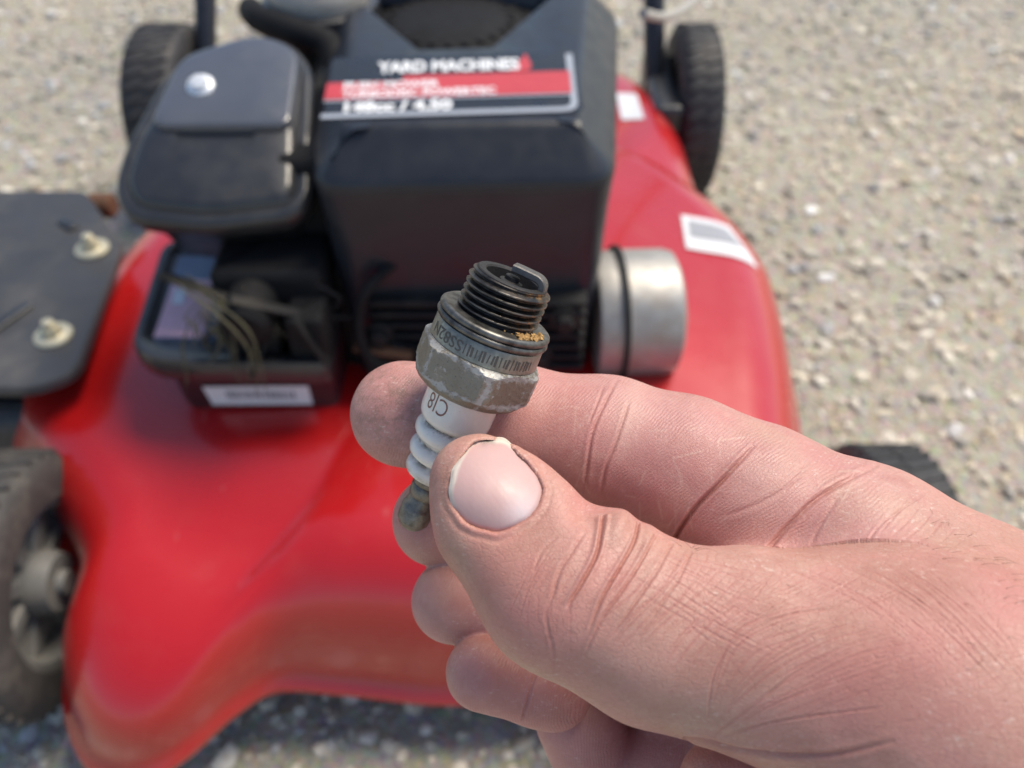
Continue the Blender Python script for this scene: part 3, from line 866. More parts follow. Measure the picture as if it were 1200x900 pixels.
# hexagon, chamfered and battered
rngp = np.random.default_rng(2)
def hex_part():
    seg = 240
    AF = 9.6
    zs = [(-4.7, 6.5), (-4.65, 7.6), (-4.35, 8.5), (-3.85, 9.2), (-3.3, 9.65), (-2.8, 10.0), (-2.4, 10.5), (-2.0, 12.2)] + [(z, 12.2) for z in np.linspace(-1.6, 2.2, 12)] + [(2.35, 11.0), (2.6, 10.5), (2.85, 10.15), (3.1, 9.85), (3.3, 9.55), (3.45, 9.0)]
    rot = RAD(19)
    V, F, ed = [], [], []
    for z, lim in zs:
        for j in range(seg):
            th = 2 * math.pi * j / seg
            ph = (th - rot + math.pi / 6) % (math.pi / 3) - math.pi / 6
            hr = AF / math.cos(ph)
            hr = min(hr, 10.55)
            r = min(hr, lim)
            corner = max(0, 1 - (math.pi / 6 - abs(ph)) / .09)
            dcz = min((math.pi / 6 - abs(ph)) * 11, abs(z - 2.9), abs(z + 2.4)); e = math.exp(-dcz / 1.0)
            nse = math.sin(th * 7 + z * 2) * math.sin(z * 3.1 + th * 11) * .05 + math.sin(th * 23 + z * 5) * .02
            r += nse * (0.5 + e)
            V.append((r * math.cos(th), r * math.sin(th), z)); ed.append(e)
    n = seg
    for i in range(len(zs) - 1):
        for j in range(n):
            k = (j + 1) % n
            F.append((i * n + j, i * n + k, (i + 1) * n + k, (i + 1) * n + j))
    return ppart('hex_shell', V, F, M['hex'], 22, {'edge': ed})
hexo = hex_part()
collar = plathe('collar', [(3.3, 9.0), (3.35, 9.3), (3.5, 9.4), (6.4, 9.3), (6.75, 9.15), (6.9, 8.8), (7.0, 8.0)], M['collar'], 96, 30)
plathe('gasket', [(7.0, 8.0), (6.95, 9.1), (7.1, 9.5), (7.5, 9.7), (7.9, 9.6), (8.1, 9.35), (8.15, 9.2), (8.35, 9.5), (8.7, 9.6), (9.05, 9.5), (9.3, 9.15), (9.35, 8.7), (9.2, 8.2), (9.25, 7.2), (9.3, 6.2)], M['gasket'], 96, 45)

# thread: one helical ridge
def thread_part():
    seg = 120; pitch = 1.22; z0, z1 = 9.0, 16.2
    nz = 110
    V, F, cr, ru = [], [], [], []
    for i in range(nz + 1):
        z = z0 + (z1 - z0) * i / nz
        for j in range(seg):
            th = 2 * math.pi * j / seg
            ph = (z / pitch - th / (2 * math.pi)) % 1.0
            tri = 1 - abs(2 * ph - 1)                       # 0 root .. 1 crest
            prof_ = min(1, max(0, (tri - .12) / .70))
            fade = min(1, (z - z0) / .7) * min(1, (z1 - .15 - z) / .5 if z < z1 - .15 else 0)
            r = 6.05 + .88 * prof_ * max(fade, 0) 
            V.append((r * math.cos(th), r * math.sin(th), z))
            cr.append(max(0, (prof_ - .82) / .18) * max(fade, 0) * (.55 + .45 * math.sin(th * 5 + z)))
            ru.append(max(0, math.cos(th - RAD(-25))) ** 5 * (0.9 if z > 11 else .8))
    for i in range(nz):
        for j in range(seg):
            k = (j + 1) % seg
            F.append((i * seg + j, i * seg + k, (i + 1) * seg + k, (i + 1) * seg + j))
    return ppart('thread', V, F, M['thread'], 50, {'crest': cr, 'rust': ru})
thr = thread_part()
# end face: rim, hollow, ceramic nose and centre electrode
plathe('end_rim', [(15.9, 6.04), (16.22, 6.02), (16.38, 5.85), (16.40, 5.6), (16.36, 4.75), (16.1, 4.5), (14.6, 4.35), (12.2, 4.0), (12.2, .5)], M['soot'], 72, 35, cap0=False)
plathe('centre_electrode', [(12.2, 2.6), (14.6, 2.2), (15.6, 1.95), (15.8, 1.4), (15.8, 1.25), (16.4, 1.22), (16.55, 1.05), (16.55, .2)], M['soot'], 36, 35)
# ground strap: stands on the rim, bends over the centre
ga = RAD(-8)
gdir = np.array([math.cos(ga), math.sin(ga), 0])
pts = [5.2 * gdir + np.array([0, 0, 15.6]), 5.2 * gdir + np.array([0, 0, 16.5]), 5.1 * gdir + np.array([0, 0, 17.1]), 4.7 * gdir + np.array([0, 0, 17.6]), 3.9 * gdir + np.array([0, 0, 17.9]), 2.6 * gdir + np.array([0, 0, 17.95]), .8 * gdir + np.array([0, 0, 17.95]), -.4 * gdir + np.array([0, 0, 17.9])]
P = catmull(pts, 4)
side = np.array([-gdir[1], gdir[0], 0])
rings = []
for i, p in enumerate(P):
    t = P[min(i + 1, len(P) - 1)] - P[max(i - 1, 0)]; t /= np.linalg.norm(t)
    nn = np.cross(side, t)
    w_, h_ = 1.3, .62
    rings.append([p + side * x + nn * y for x, y in ((-w_, -h_ * .7), (-w_ * .85, -h_), (w_ * .85, -h_), (w_, -h_ * .7), (w_, h_ * .7), (w_ * .85, h_), (-w_ * .85, h_), (-w_, h_ * .7))])
V, F = loft(rings)
ppart('ground_electrode', V, F, M['electrode'], 40)
# rust crumbs in the corner above the gasket
rr_ = random.Random(4)
cru = []
for k in range(46):
    a = RAD(rr_.gauss(-38, 15)); r = rr_.uniform(6.8, 8.7); s = rr_.uniform(.10, .34)
    pts8 = [Vector((x * s * rr_.uniform(.6, 1.3), y * s * rr_.uniform(.6, 1.3), z * s * rr_.uniform(.6, 1.2))) for x in (-1, 1) for y in (-1, 1) for z in (-1, 1)]
    Mx = Matrix.Translation((r * math.cos(a), r * math.sin(a), 9.3 + s * .5)) @ Matrix.Rotation(rr_.uniform(0, 6), 4, (rr_.random(), rr_.random(), rr_.random() + .1))
    cru.append(([tuple(Mx @ p) for p in pts8], [(0, 1, 3, 2), (4, 6, 7, 5), (0, 4, 5, 1), (2, 3, 7, 6), (0, 2, 6, 4), (1, 5, 7, 3)]))
V, F = join(cru)
co_ = ppart('rust_crumbs', V, F, M['crumb']); co_['kind'] = 'stuff'

def wrap_text(s, size, radius, z_mid, ang, mat, parent, flip=True, xs=1.0, offset=0.0, out=.03):
    """lettering wrapped round the plug; read with the plug turned tip-down when flip"""
    me = text_mesh(s, size, 0.0, offset, xs, 'CENTER')
    # finer edges so letters bend round the barrel
    co = np.empty(len(me.vertices) * 3, np.float32); me.vertices.foreach_get('co', co); co = co.reshape(-1, 3)
    for i in range(len(co)):
        x, y = co[i, 0], co[i, 1] - size * .35
        if flip:
            x, y = -x, -y
        th = ang + x / radius
        co[i] = ((radius + out) * math.cos(th) / 1000, (radius + out) * math.sin(th) / 1000, (z_mid + y) / 1000)
    me.vertices.foreach_set('co', co.ravel()); me.update()
    return link('lettering', me, mat, parent)
ins_o = [o for o in plug.children if o.name.startswith('insulator')][0]
FRONT = RAD(-90)
wrap_text('CJ8', 4.3, 6.33, -7.2, FRONT - RAD(31), M['stamp'], ins_o, xs=.74, offset=-.03)
# stamped code and tally marks round the collar
wrap_text('SS82N', 2.7, 9.37, 5.0, FRONT - RAD(40), M['engrave'], collar, xs=1.05, offset=.02, out=.02)
marks = []
for k in range(19):
    th = FRONT - RAD(14) + RAD(4.2) * k + RAD(.5) * math.sin(k * 2.1)
    L_ = .85 + .12 * math.sin(k * 1.7)
    w_ = .10 + .05 * (k % 3)
    V, F = box(-.02, .03, -w_, w_, -L_, L_, .015)
    Mx = Matrix.Rotation(th, 4, 'Z') @ Matrix.Translation((9.36, 0, 5.0)) @ Matrix.Rotation(RAD(rr_.gauss(0, 3)), 4, 'X')
    ppart('tally_mark', [tuple(Mx @ Vector(v)) for v in V], F, M['engrave'], parent=collar)

# ------------------------------------------------------------------ the hand
def Hs(chain):
    return [(held(u, v, d), r) for u, v, d, r in chain]
THUMB = Hs([(557, 561, 135, 7.0), (588, 606, 134, 9.7), (664, 686, 131.5, 12.6), (770, 736, 129, 13.3), (880, 760, 127, 14.0), (1000, 794, 125, 16.6), (1140, 860, 122, 21)])
INDEX = Hs([(474, 485, 160, 9.9), (590, 497, 161, 11.0), (712, 524, 158.5, 12.4), (800, 556, 156, 13.6), (880, 598, 153, 15), (1010, 662, 147, 16.6), (1130, 742, 140, 18.2), (1270, 860, 131, 24)])
MIDDLE = Hs([(513, 610, 168, 8.9), (620, 622, 171, 9.4), (750, 665, 176, 10.5), (930, 760, 174, 12.5)])
RING = Hs([(531, 704, 166, 8.1), (630, 716, 171, 9), (740, 760, 178, 10), (900, 880, 178, 12)])
PINKY = Hs([(567, 788, 160, 7.1), (630, 804, 163, 7.1), (650, 813, 165, 7.0)])
PINKY2 = Hs([(676, 846, 175, 8.4), (732, 945, 179, 10), (800, 1040, 176, 13)])
PALM = [Hs([(1000, 770, 158, 20), (1150, 900, 148, 27)]), Hs([(806, 930, 176, 16.5), (1000, 1040, 160, 26), (1150, 1130, 148, 28)]),
        Hs([(900, 800, 176, 14), (1100, 950, 160, 24)]),
        Hs([(1180, 960, 138, 28), (1420, 1250, 122, 30), (1750, 1620, 112, 35)]),
        Hs([(1140, 860, 122, 21), (1420, 1150, 118, 26)])]
WEB = Hs([(1085, 790, 126, 15), (1090, 720, 138, 13)])
FOLD = Hs([(848, 921, 134, 7.0), (990, 962, 131, 11.5), (1150, 1000, 128, 18)])

def rcone(Pn, a, b, r1, r2):
    ba = b - a
    l2 = float(ba @ ba); rr = r1 - r2; a2 = l2 - rr * rr; il2 = 1 / l2
    pa = Pn - a
    y = pa @ ba
    z = y - l2
    q = pa * l2 - ba * y[:, None]
    x2 = np.einsum('ij,ij->i', q, q)
    y2 = y * y * l2; z2 = z * z * l2
    k = np.sign(rr) * rr * rr * x2
    d = (np.sqrt(np.maximum(x2 * a2 * il2, 0)) + y * rr) * il2 - r1
    m2 = np.sign(y) * a2 * y2 < k
    d[m2] = np.sqrt(x2[m2] + y2[m2]) * il2 - r1
    m1 = np.sign(z) * a2 * z2 > k
    d[m1] = np.sqrt(x2[m1] + z2[m1]) * il2 - r2
    return d
def smin(a, b_, k):
    h = np.maximum(k - np.abs(a - b_), 0) / k
    return np.minimum(a, b_) - h * h * k * .25
def chain(Pn, ch, k):
    d = None
    for (a, r1), (b_, r2) in zip(ch[:-1], ch[1:]):
        e = rcone(Pn, a, b_, r1, r2)
        d = e if d is None else smin(d, e, k)
    return d
# flat of the thumb nail bed
NC = held(583, 569, 134.6)
NN = np.array([0.10, 0.16, 1.0]); NN /= np.linalg.norm(NN)
def groups(Pn):
    th = chain(Pn, THUMB, 5)
    pl_ = np.linalg.norm(Pn - (NC + NN * (7.0 - 26.0)), axis=1) - 26.0
    near = np.linalg.norm(Pn - NC, axis=1)
    pl_ = pl_ - np.maximum(near - 8, 0) * 0.9
    h = np.maximum(4 - np.abs(th - pl_), 0) / 4
    th = np.maximum(th, pl_) + h * h * 4 * .25
    ix = chain(Pn, INDEX, 4)
    md = chain(Pn, MIDDLE, 4); rg_ = chain(Pn, RING, 4); pk = smin(chain(Pn, PINKY, 2.2), chain(Pn, PINKY2, 3), .7)
    pm = None
    for c_ in PALM:
        e = chain(Pn, c_, 6)
        pm = e if pm is None else smin(pm, e, 10)
    wb = chain(Pn, WEB, 4)
    fo = chain(Pn, FOLD, 5)
    return th, ix, md, rg_, pk, pm, wb, fo
def sdf(Pn, want=False):
    th, ix, md, rg_, pk, pm, wb, fo = groups(Pn)
    T = smin(th, wb, 9)
    T = smin(T, pm, 8)
    I = smin(smin(ix, wb, 7), pm, 8)
    Mi = smin(md, pm, 6); Ri = smin(rg_, pm, 6); Pi = smin(pk, pm, 1.5)
    d = smin(T, I, 5.0)
    d = smin(d, smin(fo, pm, 6), 1.2)
    for e in (Mi, Ri, Pi):
        d = smin(d, e, 1.0)
    if want:
        lab = np.argmin(np.stack([th, ix, md, rg_, pk, pm, wb, fo]), 0)
        return d, lab
    return d
def sdf_big(Pn, want=False):
    out, labs = [], []
    for i in range(0, len(Pn), 400000):
        r = sdf(Pn[i:i + 400000], want)
        if want:
            out.append(r[0]); labs.append(r[1])
        else:
            out.append(r)
    return (np.concatenate(out), np.concatenate(labs)) if want else np.concatenate(out)

def surface_nets(step):
    lo = np.array([-46.0, -160.0, -202.0]); hi = np.array([152.0, 14.0, -88.0])
    cs = step * 4
    nc = np.ceil((hi - lo) / cs).astype(int)
    ax = [lo[i] + cs * (np.arange(nc[i]) + .5) for i in range(3)]
    X, Y, Z = np.meshgrid(*ax, indexing='ij')
    cd = sdf_big(np.stack([X, Y, Z], -1).reshape(-1, 3)).reshape(nc)
    fine = np.repeat(np.repeat(np.repeat(cd, 4, 0), 4, 1), 4, 2).astype(np.float32)
    act = np.argwhere(np.abs(cd) < cs * 1.6)
    o = np.stack(np.meshgrid(np.arange(4), np.arange(4), np.arange(4), indexing='ij'), -1).reshape(-1, 3)
    idx = (act[:, None, :] * 4 + o[None]).reshape(-1, 3)
    fine[idx[:, 0], idx[:, 1], idx[:, 2]] = sdf_big(lo + (idx + .5) * step)
    g = fine
    ins = g < 0
    # cells with a sign change
    cnt = np.zeros(tuple(np.array(g.shape) - 1), np.int8)
    offs = [(i, j, k) for i in (0, 1) for j in (0, 1) for k in (0, 1)]
    S = lambda A, o_: A[o_[0]:A.shape[0] - 1 + o_[0], o_[1]:A.shape[1] - 1 + o_[1], o_[2]:A.shape[2] - 1 + o_[2]]
    for o_ in offs:
        cnt += S(ins, o_)
    cells = np.argwhere((cnt > 0) & (cnt < 8))
    vid = -np.ones(cnt.shape, np.int32)
    vid[cells[:, 0], cells[:, 1], cells[:, 2]] = np.arange(len(cells))
    vals = {o_: g[cells[:, 0] + o_[0], cells[:, 1] + o_[1], cells[:, 2] + o_[2]] for o_ in offs}
    acc = np.zeros((len(cells), 3)); num = np.zeros(len(cells))
    for a in offs:
        for ax_ in range(3):
            if a[ax_] == 0:
                b_ = list(a); b_[ax_] = 1; b_ = tuple(b_)
                va, vb = vals[a], vals[b_]
                m = (va < 0) != (vb < 0)
                t = np.where(m, va / np.where(m, va - vb, 1), 0)
                p = np.tile(np.array(a, float), (len(cells), 1)); p[:, ax_] = t
                acc[m] += p[m]; num[m] += 1
    V = lo + (cells + acc / num[:, None] + .5) * step
    Q = []
    for ax_ in range(3):
        sl0 = [slice(None)] * 3; sl1 = [slice(None)] * 3
        sl0[ax_] = slice(0, -1); sl1[ax_] = slice(1, None)
        ch = ins[tuple(sl0)] != ins[tuple(sl1)]
        e = np.argwhere(ch)
        b1, b2 = [i for i in range(3) if i != ax_]
        ok = (e[:, b1] > 0) & (e[:, b2] > 0) & (e[:, b1] < cnt.shape[b1]) & (e[:, b2] < cnt.shape[b2])
        e = e[ok]
        flip_ = ins[e[:, 0], e[:, 1], e[:, 2]]
        def at(d1, d2):
            q = e.copy(); q[:, b1] += d1; q[:, b2] += d2
            return vid[q[:, 0], q[:, 1], q[:, 2]]
        quad = np.stack([at(-1, -1), at(0, -1), at(0, 0), at(-1, 0)], 1)
        if ax_ == 1:
            flip_ = ~flip_
        quad[~flip_] = quad[~flip_][:, ::-1]
        Q.append(quad)
    Q = np.concatenate(Q)
    Q = Q[(Q >= 0).all(1)]
    return V, Q

def grad_val(Pn, h=.06):
    d0 = sdf_big(Pn)
    g = np.stack([sdf_big(Pn + e) - d0 for e in (np.array([h, 0, 0]), np.array([0, h, 0]), np.array([0, 0, h]))], 1) / h
    return g / (np.linalg.norm(g, axis=1)[:, None] + 1e-9), d0
def grad(Pn, h=.06):
    return grad_val(Pn, h)[0]

def subdivide(V, Q):
    n = len(V)
    E = np.concatenate([np.sort(Q[:, [i, (i + 1) % 4]], 1) for i in range(4)])
    key = E[:, 0].astype(np.int64) * n + E[:, 1]
    uq, inv = np.unique(key, return_inverse=True)
    mid = (V[uq // n] + V[uq % n]) / 2
    inv = inv.reshape(4, -1) + n
    fc = V[Q].mean(1)
    fi = np.arange(len(Q)) + n + len(mid)
    V2 = np.concatenate([V, mid, fc])
    Q2 = np.concatenate([np.stack([Q[:, i], inv[i], fi, inv[i - 1]], 1) for i in range(4)])
    return V2, Q2

HV, HQ = surface_nets(0.70)
g_, d_ = grad_val(HV); HV = HV - g_ * d_[:, None]
def in_view(V, N_, fmin, ulo, uhi, vlo, vhi, dmax):
    d = -V[:, 2]; u = 600 + 1000 * V[:, 0] / d; v = 450 - 1000 * V[:, 1] / d
    fc_ = np.einsum('ij,ij->i', N_, -V / np.linalg.norm(V, axis=1)[:, None])
    return (fc_ > fmin) & (u > ulo) & (u < uhi) & (v > vlo) & (v < vhi) & (d < dmax)
def refine(V, Q, N_, sel):
    n0 = len(V)
    V2, Q2 = subdivide(V, Q[sel])
    g2, d2 = grad_val(V2[n0:])
    return np.concatenate([V, V2[n0:] - g2 * d2[:, None]]), np.concatenate([Q[~sel], Q2]), np.concatenate([N_, g2])
HN = grad(HV)
HV, HQ, HN = refine(HV, HQ, HN, in_view(HV, HN, -.6, 340, 1330, 350, 1010, 400)[HQ].all(1))
# a second, finer level on the side of the hand that is seen close up
HV, HQ, HN = refine(HV, HQ, HN, in_view(HV, HN, -.1, 385, 1225, 395, 920, 172)[HQ].all(1))
print('hand faces', len(HQ), flush=True)
_, HL = sdf_big(HV, True)

# ---- creases, folds, pads
dep = -HV[:, 2]
HU = 600 + 1000 * HV[:, 0] / dep
HVv = 450 - 1000 * HV[:, 1] / dep
view = -HV / np.linalg.norm(HV, axis=1)[:, None]
facing = np.einsum('ij,ij->i', HN, view)
disp = np.zeros(len(HV)); red = np.zeros(len(HV)); pale = np.zeros(len(HV)); dirt = np.zeros(len(HV))
THm = ((HL == 0) | (HL == 6) | (HL == 5)) & (facing > -.05) & (dep < 150)
IXm = ((HL == 1) | (HL == 6)) & (facing > -.2)
ANY = facing > -.05
SIL = ((HL == 0) | (HL == 6) | (HL == 5)) & (facing > -.8) & (dep < 150)
PKm = ((HL == 4)) & (facing > -.1)
TOPm = (facing > -.05) & (dep < 165)
def smooth_poly(pts, n=6):
    return np.array(catmull(pts, n))
def line_dist(mask, pts, reach):
    P = np.array(pts, float)
    lo, hi = P.min(0) - reach, P.max(0) + reach
    ids = np.where(mask & (HU > lo[0]) & (HU < hi[0]) & (HVv > lo[1]) & (HVv < hi[1]))[0]
    if len(ids) == 0:
        return ids, None, None, None
    q = np.stack([HU[ids], HVv[ids]], 1)
    best = np.full(len(ids), 1e9); tt = np.zeros(len(ids)); sd = np.zeros(len(ids))
    L = np.concatenate([[0], np.cumsum(np.linalg.norm(np.diff(P, axis=0), axis=1))])
    for i in range(len(P) - 1):
        ab = P[i + 1] - P[i]; l2 = ab @ ab + 1e-9
        t = np.clip(((q - P[i]) @ ab) / l2, 0, 1)
        dv = q - (P[i] + t[:, None] * ab)
        d = np.hypot(dv[:, 0], dv[:, 1])
        m = d < best
        best[m] = d[m]; tt[m] = (L[i] + t[m] * (L[i + 1] - L[i])) / L[-1]
        sd[m] = (ab[0] * dv[m, 1] - ab[1] * dv[m, 0])
    return ids, best, tt, np.sign(sd)
def crease(mask, pts, w, depth, ridge=.35, redness=.3, ends=(.15, .15), n=6, side=0.0, soft=None):
    """press a skin line of half width w mm and given depth mm"""
    P = smooth_poly(pts, n) if n > 1 else np.array(pts, float)
    ids, d, t, sg = line_dist(mask, P, w * 7.5 * 5)
    if len(ids) == 0:
        return
    dm = d * dep[ids] / 1000
    f = np.minimum(1, np.minimum(t / max(ends[0], 1e-3), (1 - t) / max(ends[1], 1e-3)))
    f = np.sqrt(np.clip(f, 0, 1))
    if soft:
        f = f * np.clip((facing[ids] - soft) / .3, 0, 1)
    gro = np.exp(-(dm / w) ** 2)
    rid = np.exp(-((dm - 2.4 * w) / (1.5 * w)) ** 2) * (1 + side * sg)
    disp[ids] += depth * f * (-gro + ridge * rid)
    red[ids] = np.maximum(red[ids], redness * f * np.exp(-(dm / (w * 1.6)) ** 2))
def bulge(mask, u, v, ru, rv, h, rot=0.0, redness=0.0, palen=0.0):
    a = RAD(rot)
    x = (HU - u) * math.cos(a) + (HVv - v) * math.sin(a)
    y = -(HU - u) * math.sin(a) + (HVv - v) * math.cos(a)
    g = np.exp(-(x / ru) ** 2 - (y / rv) ** 2) * mask
    disp[:] += h * g
    red[:] = np.maximum(red, redness * g)
    pale[:] = np.maximum(pale, palen * g)

r8 = random.Random(8)
# index: joint creases, finger-base crease, palm crease
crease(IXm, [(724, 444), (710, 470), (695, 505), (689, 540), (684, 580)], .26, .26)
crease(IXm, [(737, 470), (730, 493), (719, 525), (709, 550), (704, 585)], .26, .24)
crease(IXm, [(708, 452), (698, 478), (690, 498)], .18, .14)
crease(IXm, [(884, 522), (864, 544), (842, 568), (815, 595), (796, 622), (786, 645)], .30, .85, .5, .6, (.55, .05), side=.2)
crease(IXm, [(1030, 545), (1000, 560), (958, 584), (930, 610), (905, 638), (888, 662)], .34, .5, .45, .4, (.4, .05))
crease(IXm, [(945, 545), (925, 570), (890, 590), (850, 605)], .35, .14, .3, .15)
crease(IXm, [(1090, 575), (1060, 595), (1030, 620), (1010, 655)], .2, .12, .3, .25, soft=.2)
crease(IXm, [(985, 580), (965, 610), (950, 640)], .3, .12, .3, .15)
for k in range(9):
    x0 = 1045 + 14 * k
    crease(IXm, [(x0 + 18, 585 + 8.5 * k), (x0 + 4, 606 + 7 * k), (x0 - 14, 628 + 4 * k)], .16, .08, .3, .25, soft=.2)
for k in range(46):
    sx, sy = r8.uniform(640, 1050), 0
    sy = r8.uniform(-1, 1) * 55 + 520 + max(0, sx - 700) * .28
    an = RAD(r8.choice((8, 75, 100)) + r8.gauss(0, 14)); ln = r8.uniform(8, 34)
    ids, d, t, sg = line_dist(IXm, [(sx, sy), (sx + ln * math.cos(an), sy + ln * math.sin(an))], 6)
    if len(ids):
        pale[ids] = np.maximum(pale[ids], r8.uniform(.35, .8) * np.exp(-(d / 1.1) ** 2))
bulge(IXm, 655, 510, 45, 70, .35, 10, .15)
bulge(IXm, 785, 545, 60, 70, .55, 12, .2)
bulge(IXm, 900, 570, 45, 55, .35, 20, .0, .35)
bulge(IXm, 1010, 612, 55, 45, .8, 30, .15)
bulge(IXm, 440, 490, 40, 60, .2, 0, .25)
bulge(IXm, 735, 490, 16, 45, .0, 15, .0, .5)
# thumb: folds over the joint
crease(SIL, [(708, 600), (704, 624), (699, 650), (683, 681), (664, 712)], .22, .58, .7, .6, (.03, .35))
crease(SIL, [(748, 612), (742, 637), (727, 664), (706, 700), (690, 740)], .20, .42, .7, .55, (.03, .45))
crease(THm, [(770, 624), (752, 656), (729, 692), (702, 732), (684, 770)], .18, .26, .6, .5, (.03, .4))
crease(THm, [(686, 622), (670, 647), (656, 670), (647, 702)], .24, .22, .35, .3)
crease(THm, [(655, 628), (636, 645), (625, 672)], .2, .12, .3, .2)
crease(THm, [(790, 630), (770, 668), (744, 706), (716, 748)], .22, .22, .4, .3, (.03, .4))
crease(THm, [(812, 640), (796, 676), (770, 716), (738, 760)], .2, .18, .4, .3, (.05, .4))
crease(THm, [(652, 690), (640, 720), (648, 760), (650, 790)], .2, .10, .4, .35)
bulge(SIL, 724, 618, 15, 20, 1.5, 20)
bulge(SIL, 758, 630, 10, 15, .8, 20)
bulge(SIL, 687, 594, 24, 20, -1.7, 35)
bulge(SIL, 812, 628, 48, 22, -1.1, 12)
bulge(THm, 590, 690, 60, 60, .3, 45, .1)
# families of fine skin lines over the thumb's back, each family interpolated between hand-placed key lines
r9 = random.Random(9)
def family(mask, keys, n, w, depth, redn, jit=3.0, skip=.12, ridge=.35):
    K = np.array(keys, float)
    for i in range(n):
        if r9.random() < skip:
            continue
        t = i / (n - 1) * (len(K) - 1)
        t = min(max(t + r9.gauss(0, .04), 0), len(K) - 1 - 1e-6)
        k0 = int(t); f = t - k0
        pts = K[k0] * (1 - f) + K[k0 + 1] * f
        a0, a1 = r9.uniform(0, .3), r9.uniform(.65, 1.0)
        P = np.array(catmull([tuple(p + np.array([r9.gauss(0, jit), r9.gauss(0, jit)])) for p in pts], 5))
        m = len(P)
        P = P[int(a0 * m):max(int(a1 * m), int(a0 * m) + 4)]
        s_ = r9.uniform(.6, 1.25)
        crease(mask, [tuple(p) for p in P], w * r9.uniform(.85, 1.2), depth * s_, ridge, redn * s_, (.25, .3), n=1, soft=.15)
family(THm, [[(745, 622), (725, 664), (700, 705), (680, 745)], [(800, 640), (767, 687), (723, 733), (697, 765)], [(853, 652), (813, 700), (767, 747), (738, 780)], [(920, 656), (880, 705), (830, 745), (790, 800)],
             [(985, 712), (917, 723), (860, 755), (831, 850)], [(1060, 735), (985, 755), (900, 800), (833, 858)], [(1120, 790), (1030, 815), (930, 845), (840, 866)]], 62, .11, .055, .66, ridge=.2)
family(THm, [[(765, 632), (830, 652), (900, 668), (980, 680)], [(757, 640), (813, 668), (867, 692), (950, 722)], [(750, 660), (805, 690), (860, 725), (940, 760)], [(735, 690), (790, 720), (850, 760), (930, 800)]], 36, .10, .045, .58, ridge=.2)
family(THm, [[(900, 660), (980, 690), (1050, 740), (1110, 800)], [(1000, 662), (1070, 700), (1140, 760), (1200, 830)], [(1100, 668), (1150, 710), (1200, 770), (1240, 820)]], 40, .10, .045, .50, ridge=.2)
family(THm, [[(880, 665), (850, 690), (812, 715), (780, 745)], [(990, 668), (950, 690), (900, 712), (860, 740)], [(1090, 680), (1050, 700), (1000, 720), (950, 740)]], 38, .10, .04, .50, ridge=.2)
family(THm, [[(640, 640), (618, 665), (600, 700), (590, 730)], [(672, 640), (650, 672), (634, 712), (640, 760)], [(700, 650), (676, 700), (668, 740), (664, 780)]], 26, .10, .045, .42, ridge=.2)
for pts in ([(983, 713), (917, 723), (860, 753), (836, 793), (829, 850)], [(985, 760), (930, 790), (880, 830), (835, 862)], [(1040, 828), (960, 838), (900, 848), (845, 864)]):
    crease(THm, pts, .14, .10, .3, .55)
bulge(THm, 1030, 765, 75, 60, .5, 0, .55)
bulge(THm, 930, 720, 90, 50, .0, 0, .25)
bulge(THm, 760, 790, 90, 40, .2, 20, .1, .2)
# pinky and ring joints
crease(ANY & (HL == 4), [(640, 765), (630, 785), (622, 808), (612, 845)], .22, .3, .4, .4, (.05, .05))
# lower fold under the thumb
crease(TOPm, [(800, 866), (829, 868), (869, 879), (935, 885), (989, 882), (1050, 868)], .3, .5, .4, .5, (.02, .65))
# nail fold
NAIL = np.array([(566.7, 514), (586.7, 514.5), (600, 523), (613, 537), (627, 554), (634, 573), (631, 590), (618, 605), (600, 617), (580, 622.5), (560, 618), (543, 608), (532.5, 593), (528, 573), (531.5, 553), (542, 533), (554, 520)])
NCTR = np.array([581, 568.0])
nail_dense = np.array(catmull([tuple(p) for p in NAIL], 6, True))
nang = np.arctan2(nail_dense[:, 1] - NCTR[1], nail_dense[:, 0] - NCTR[0]); nrad = np.hypot(nail_dense[:, 1] - NCTR[1], nail_dense[:, 0] - NCTR[0])
o_ = nang.argsort(); nang, nrad = nang[o_], nrad[o_]
def nail_rad(a):
    return np.interp(a, nang, nrad, period=2 * np.pi) * (1 + .012 * np.sin(9 * a + 1) + .005 * np.sin(17 * a))
va = np.arctan2(HVv - NCTR[1], HU - NCTR[0]); vr = np.hypot(HVv - NCTR[1], HU - NCTR[0])
rho = np.where((HL == 0) & (facing > 0) & (vr < 110), vr / nail_rad(va), 9)
tipness = np.clip(np.cos(va - math.atan2(-1, -.75)) * 1.2 + .2, 0, 1)     # 1 towards the nail's free edge
disp += np.where(rho < 1.02, -.32, 0) + (.24 * np.exp(-((rho - 1.09) / .06) ** 2) * (1 - .75 * tipness)) - .12 * np.exp(-((rho - 1.22) / .05) ** 2) * (1 - tipness)
red = np.maximum(red, .35 * np.exp(-((rho - 1.08) / .06) ** 2) * (1 - tipness))
# grime worked into the index tip and the thumb tip
dirt = np.maximum(dirt, np.exp(-((HU - 452) / 50) ** 2 - ((HVv - 470) / 60) ** 2) * (HL == 1))
dirt = np.maximum(dirt, .45 * np.exp(-((HU - 520) / 22) ** 2 - ((HVv - 560) / 60) ** 2) * (HL == 0))
palm = np.where((HL == 0) | (HL == 5) & (dep < 140), 0.0, 1.0)
palm[(HL == 6) | (HL == 7)] = .3
palm = np.where((HL == 0) & (HU < 515), .7, palm)
palm = palm * np.clip((1130 - HU) / 120, 0, 1)
red = np.maximum(red, .30 * ((HL >= 2) & (HL <= 4)))
# soft unevenness of flesh
lowf = np.sin(HV[:, 0] * .55 + 1.3 * np.sin(HV[:, 1] * .4)) * np.sin(HV[:, 1] * .6 + .7 * HV[:, 2] * .3)
disp += .05 * lowf
HV = HV + HN * disp[:, None]
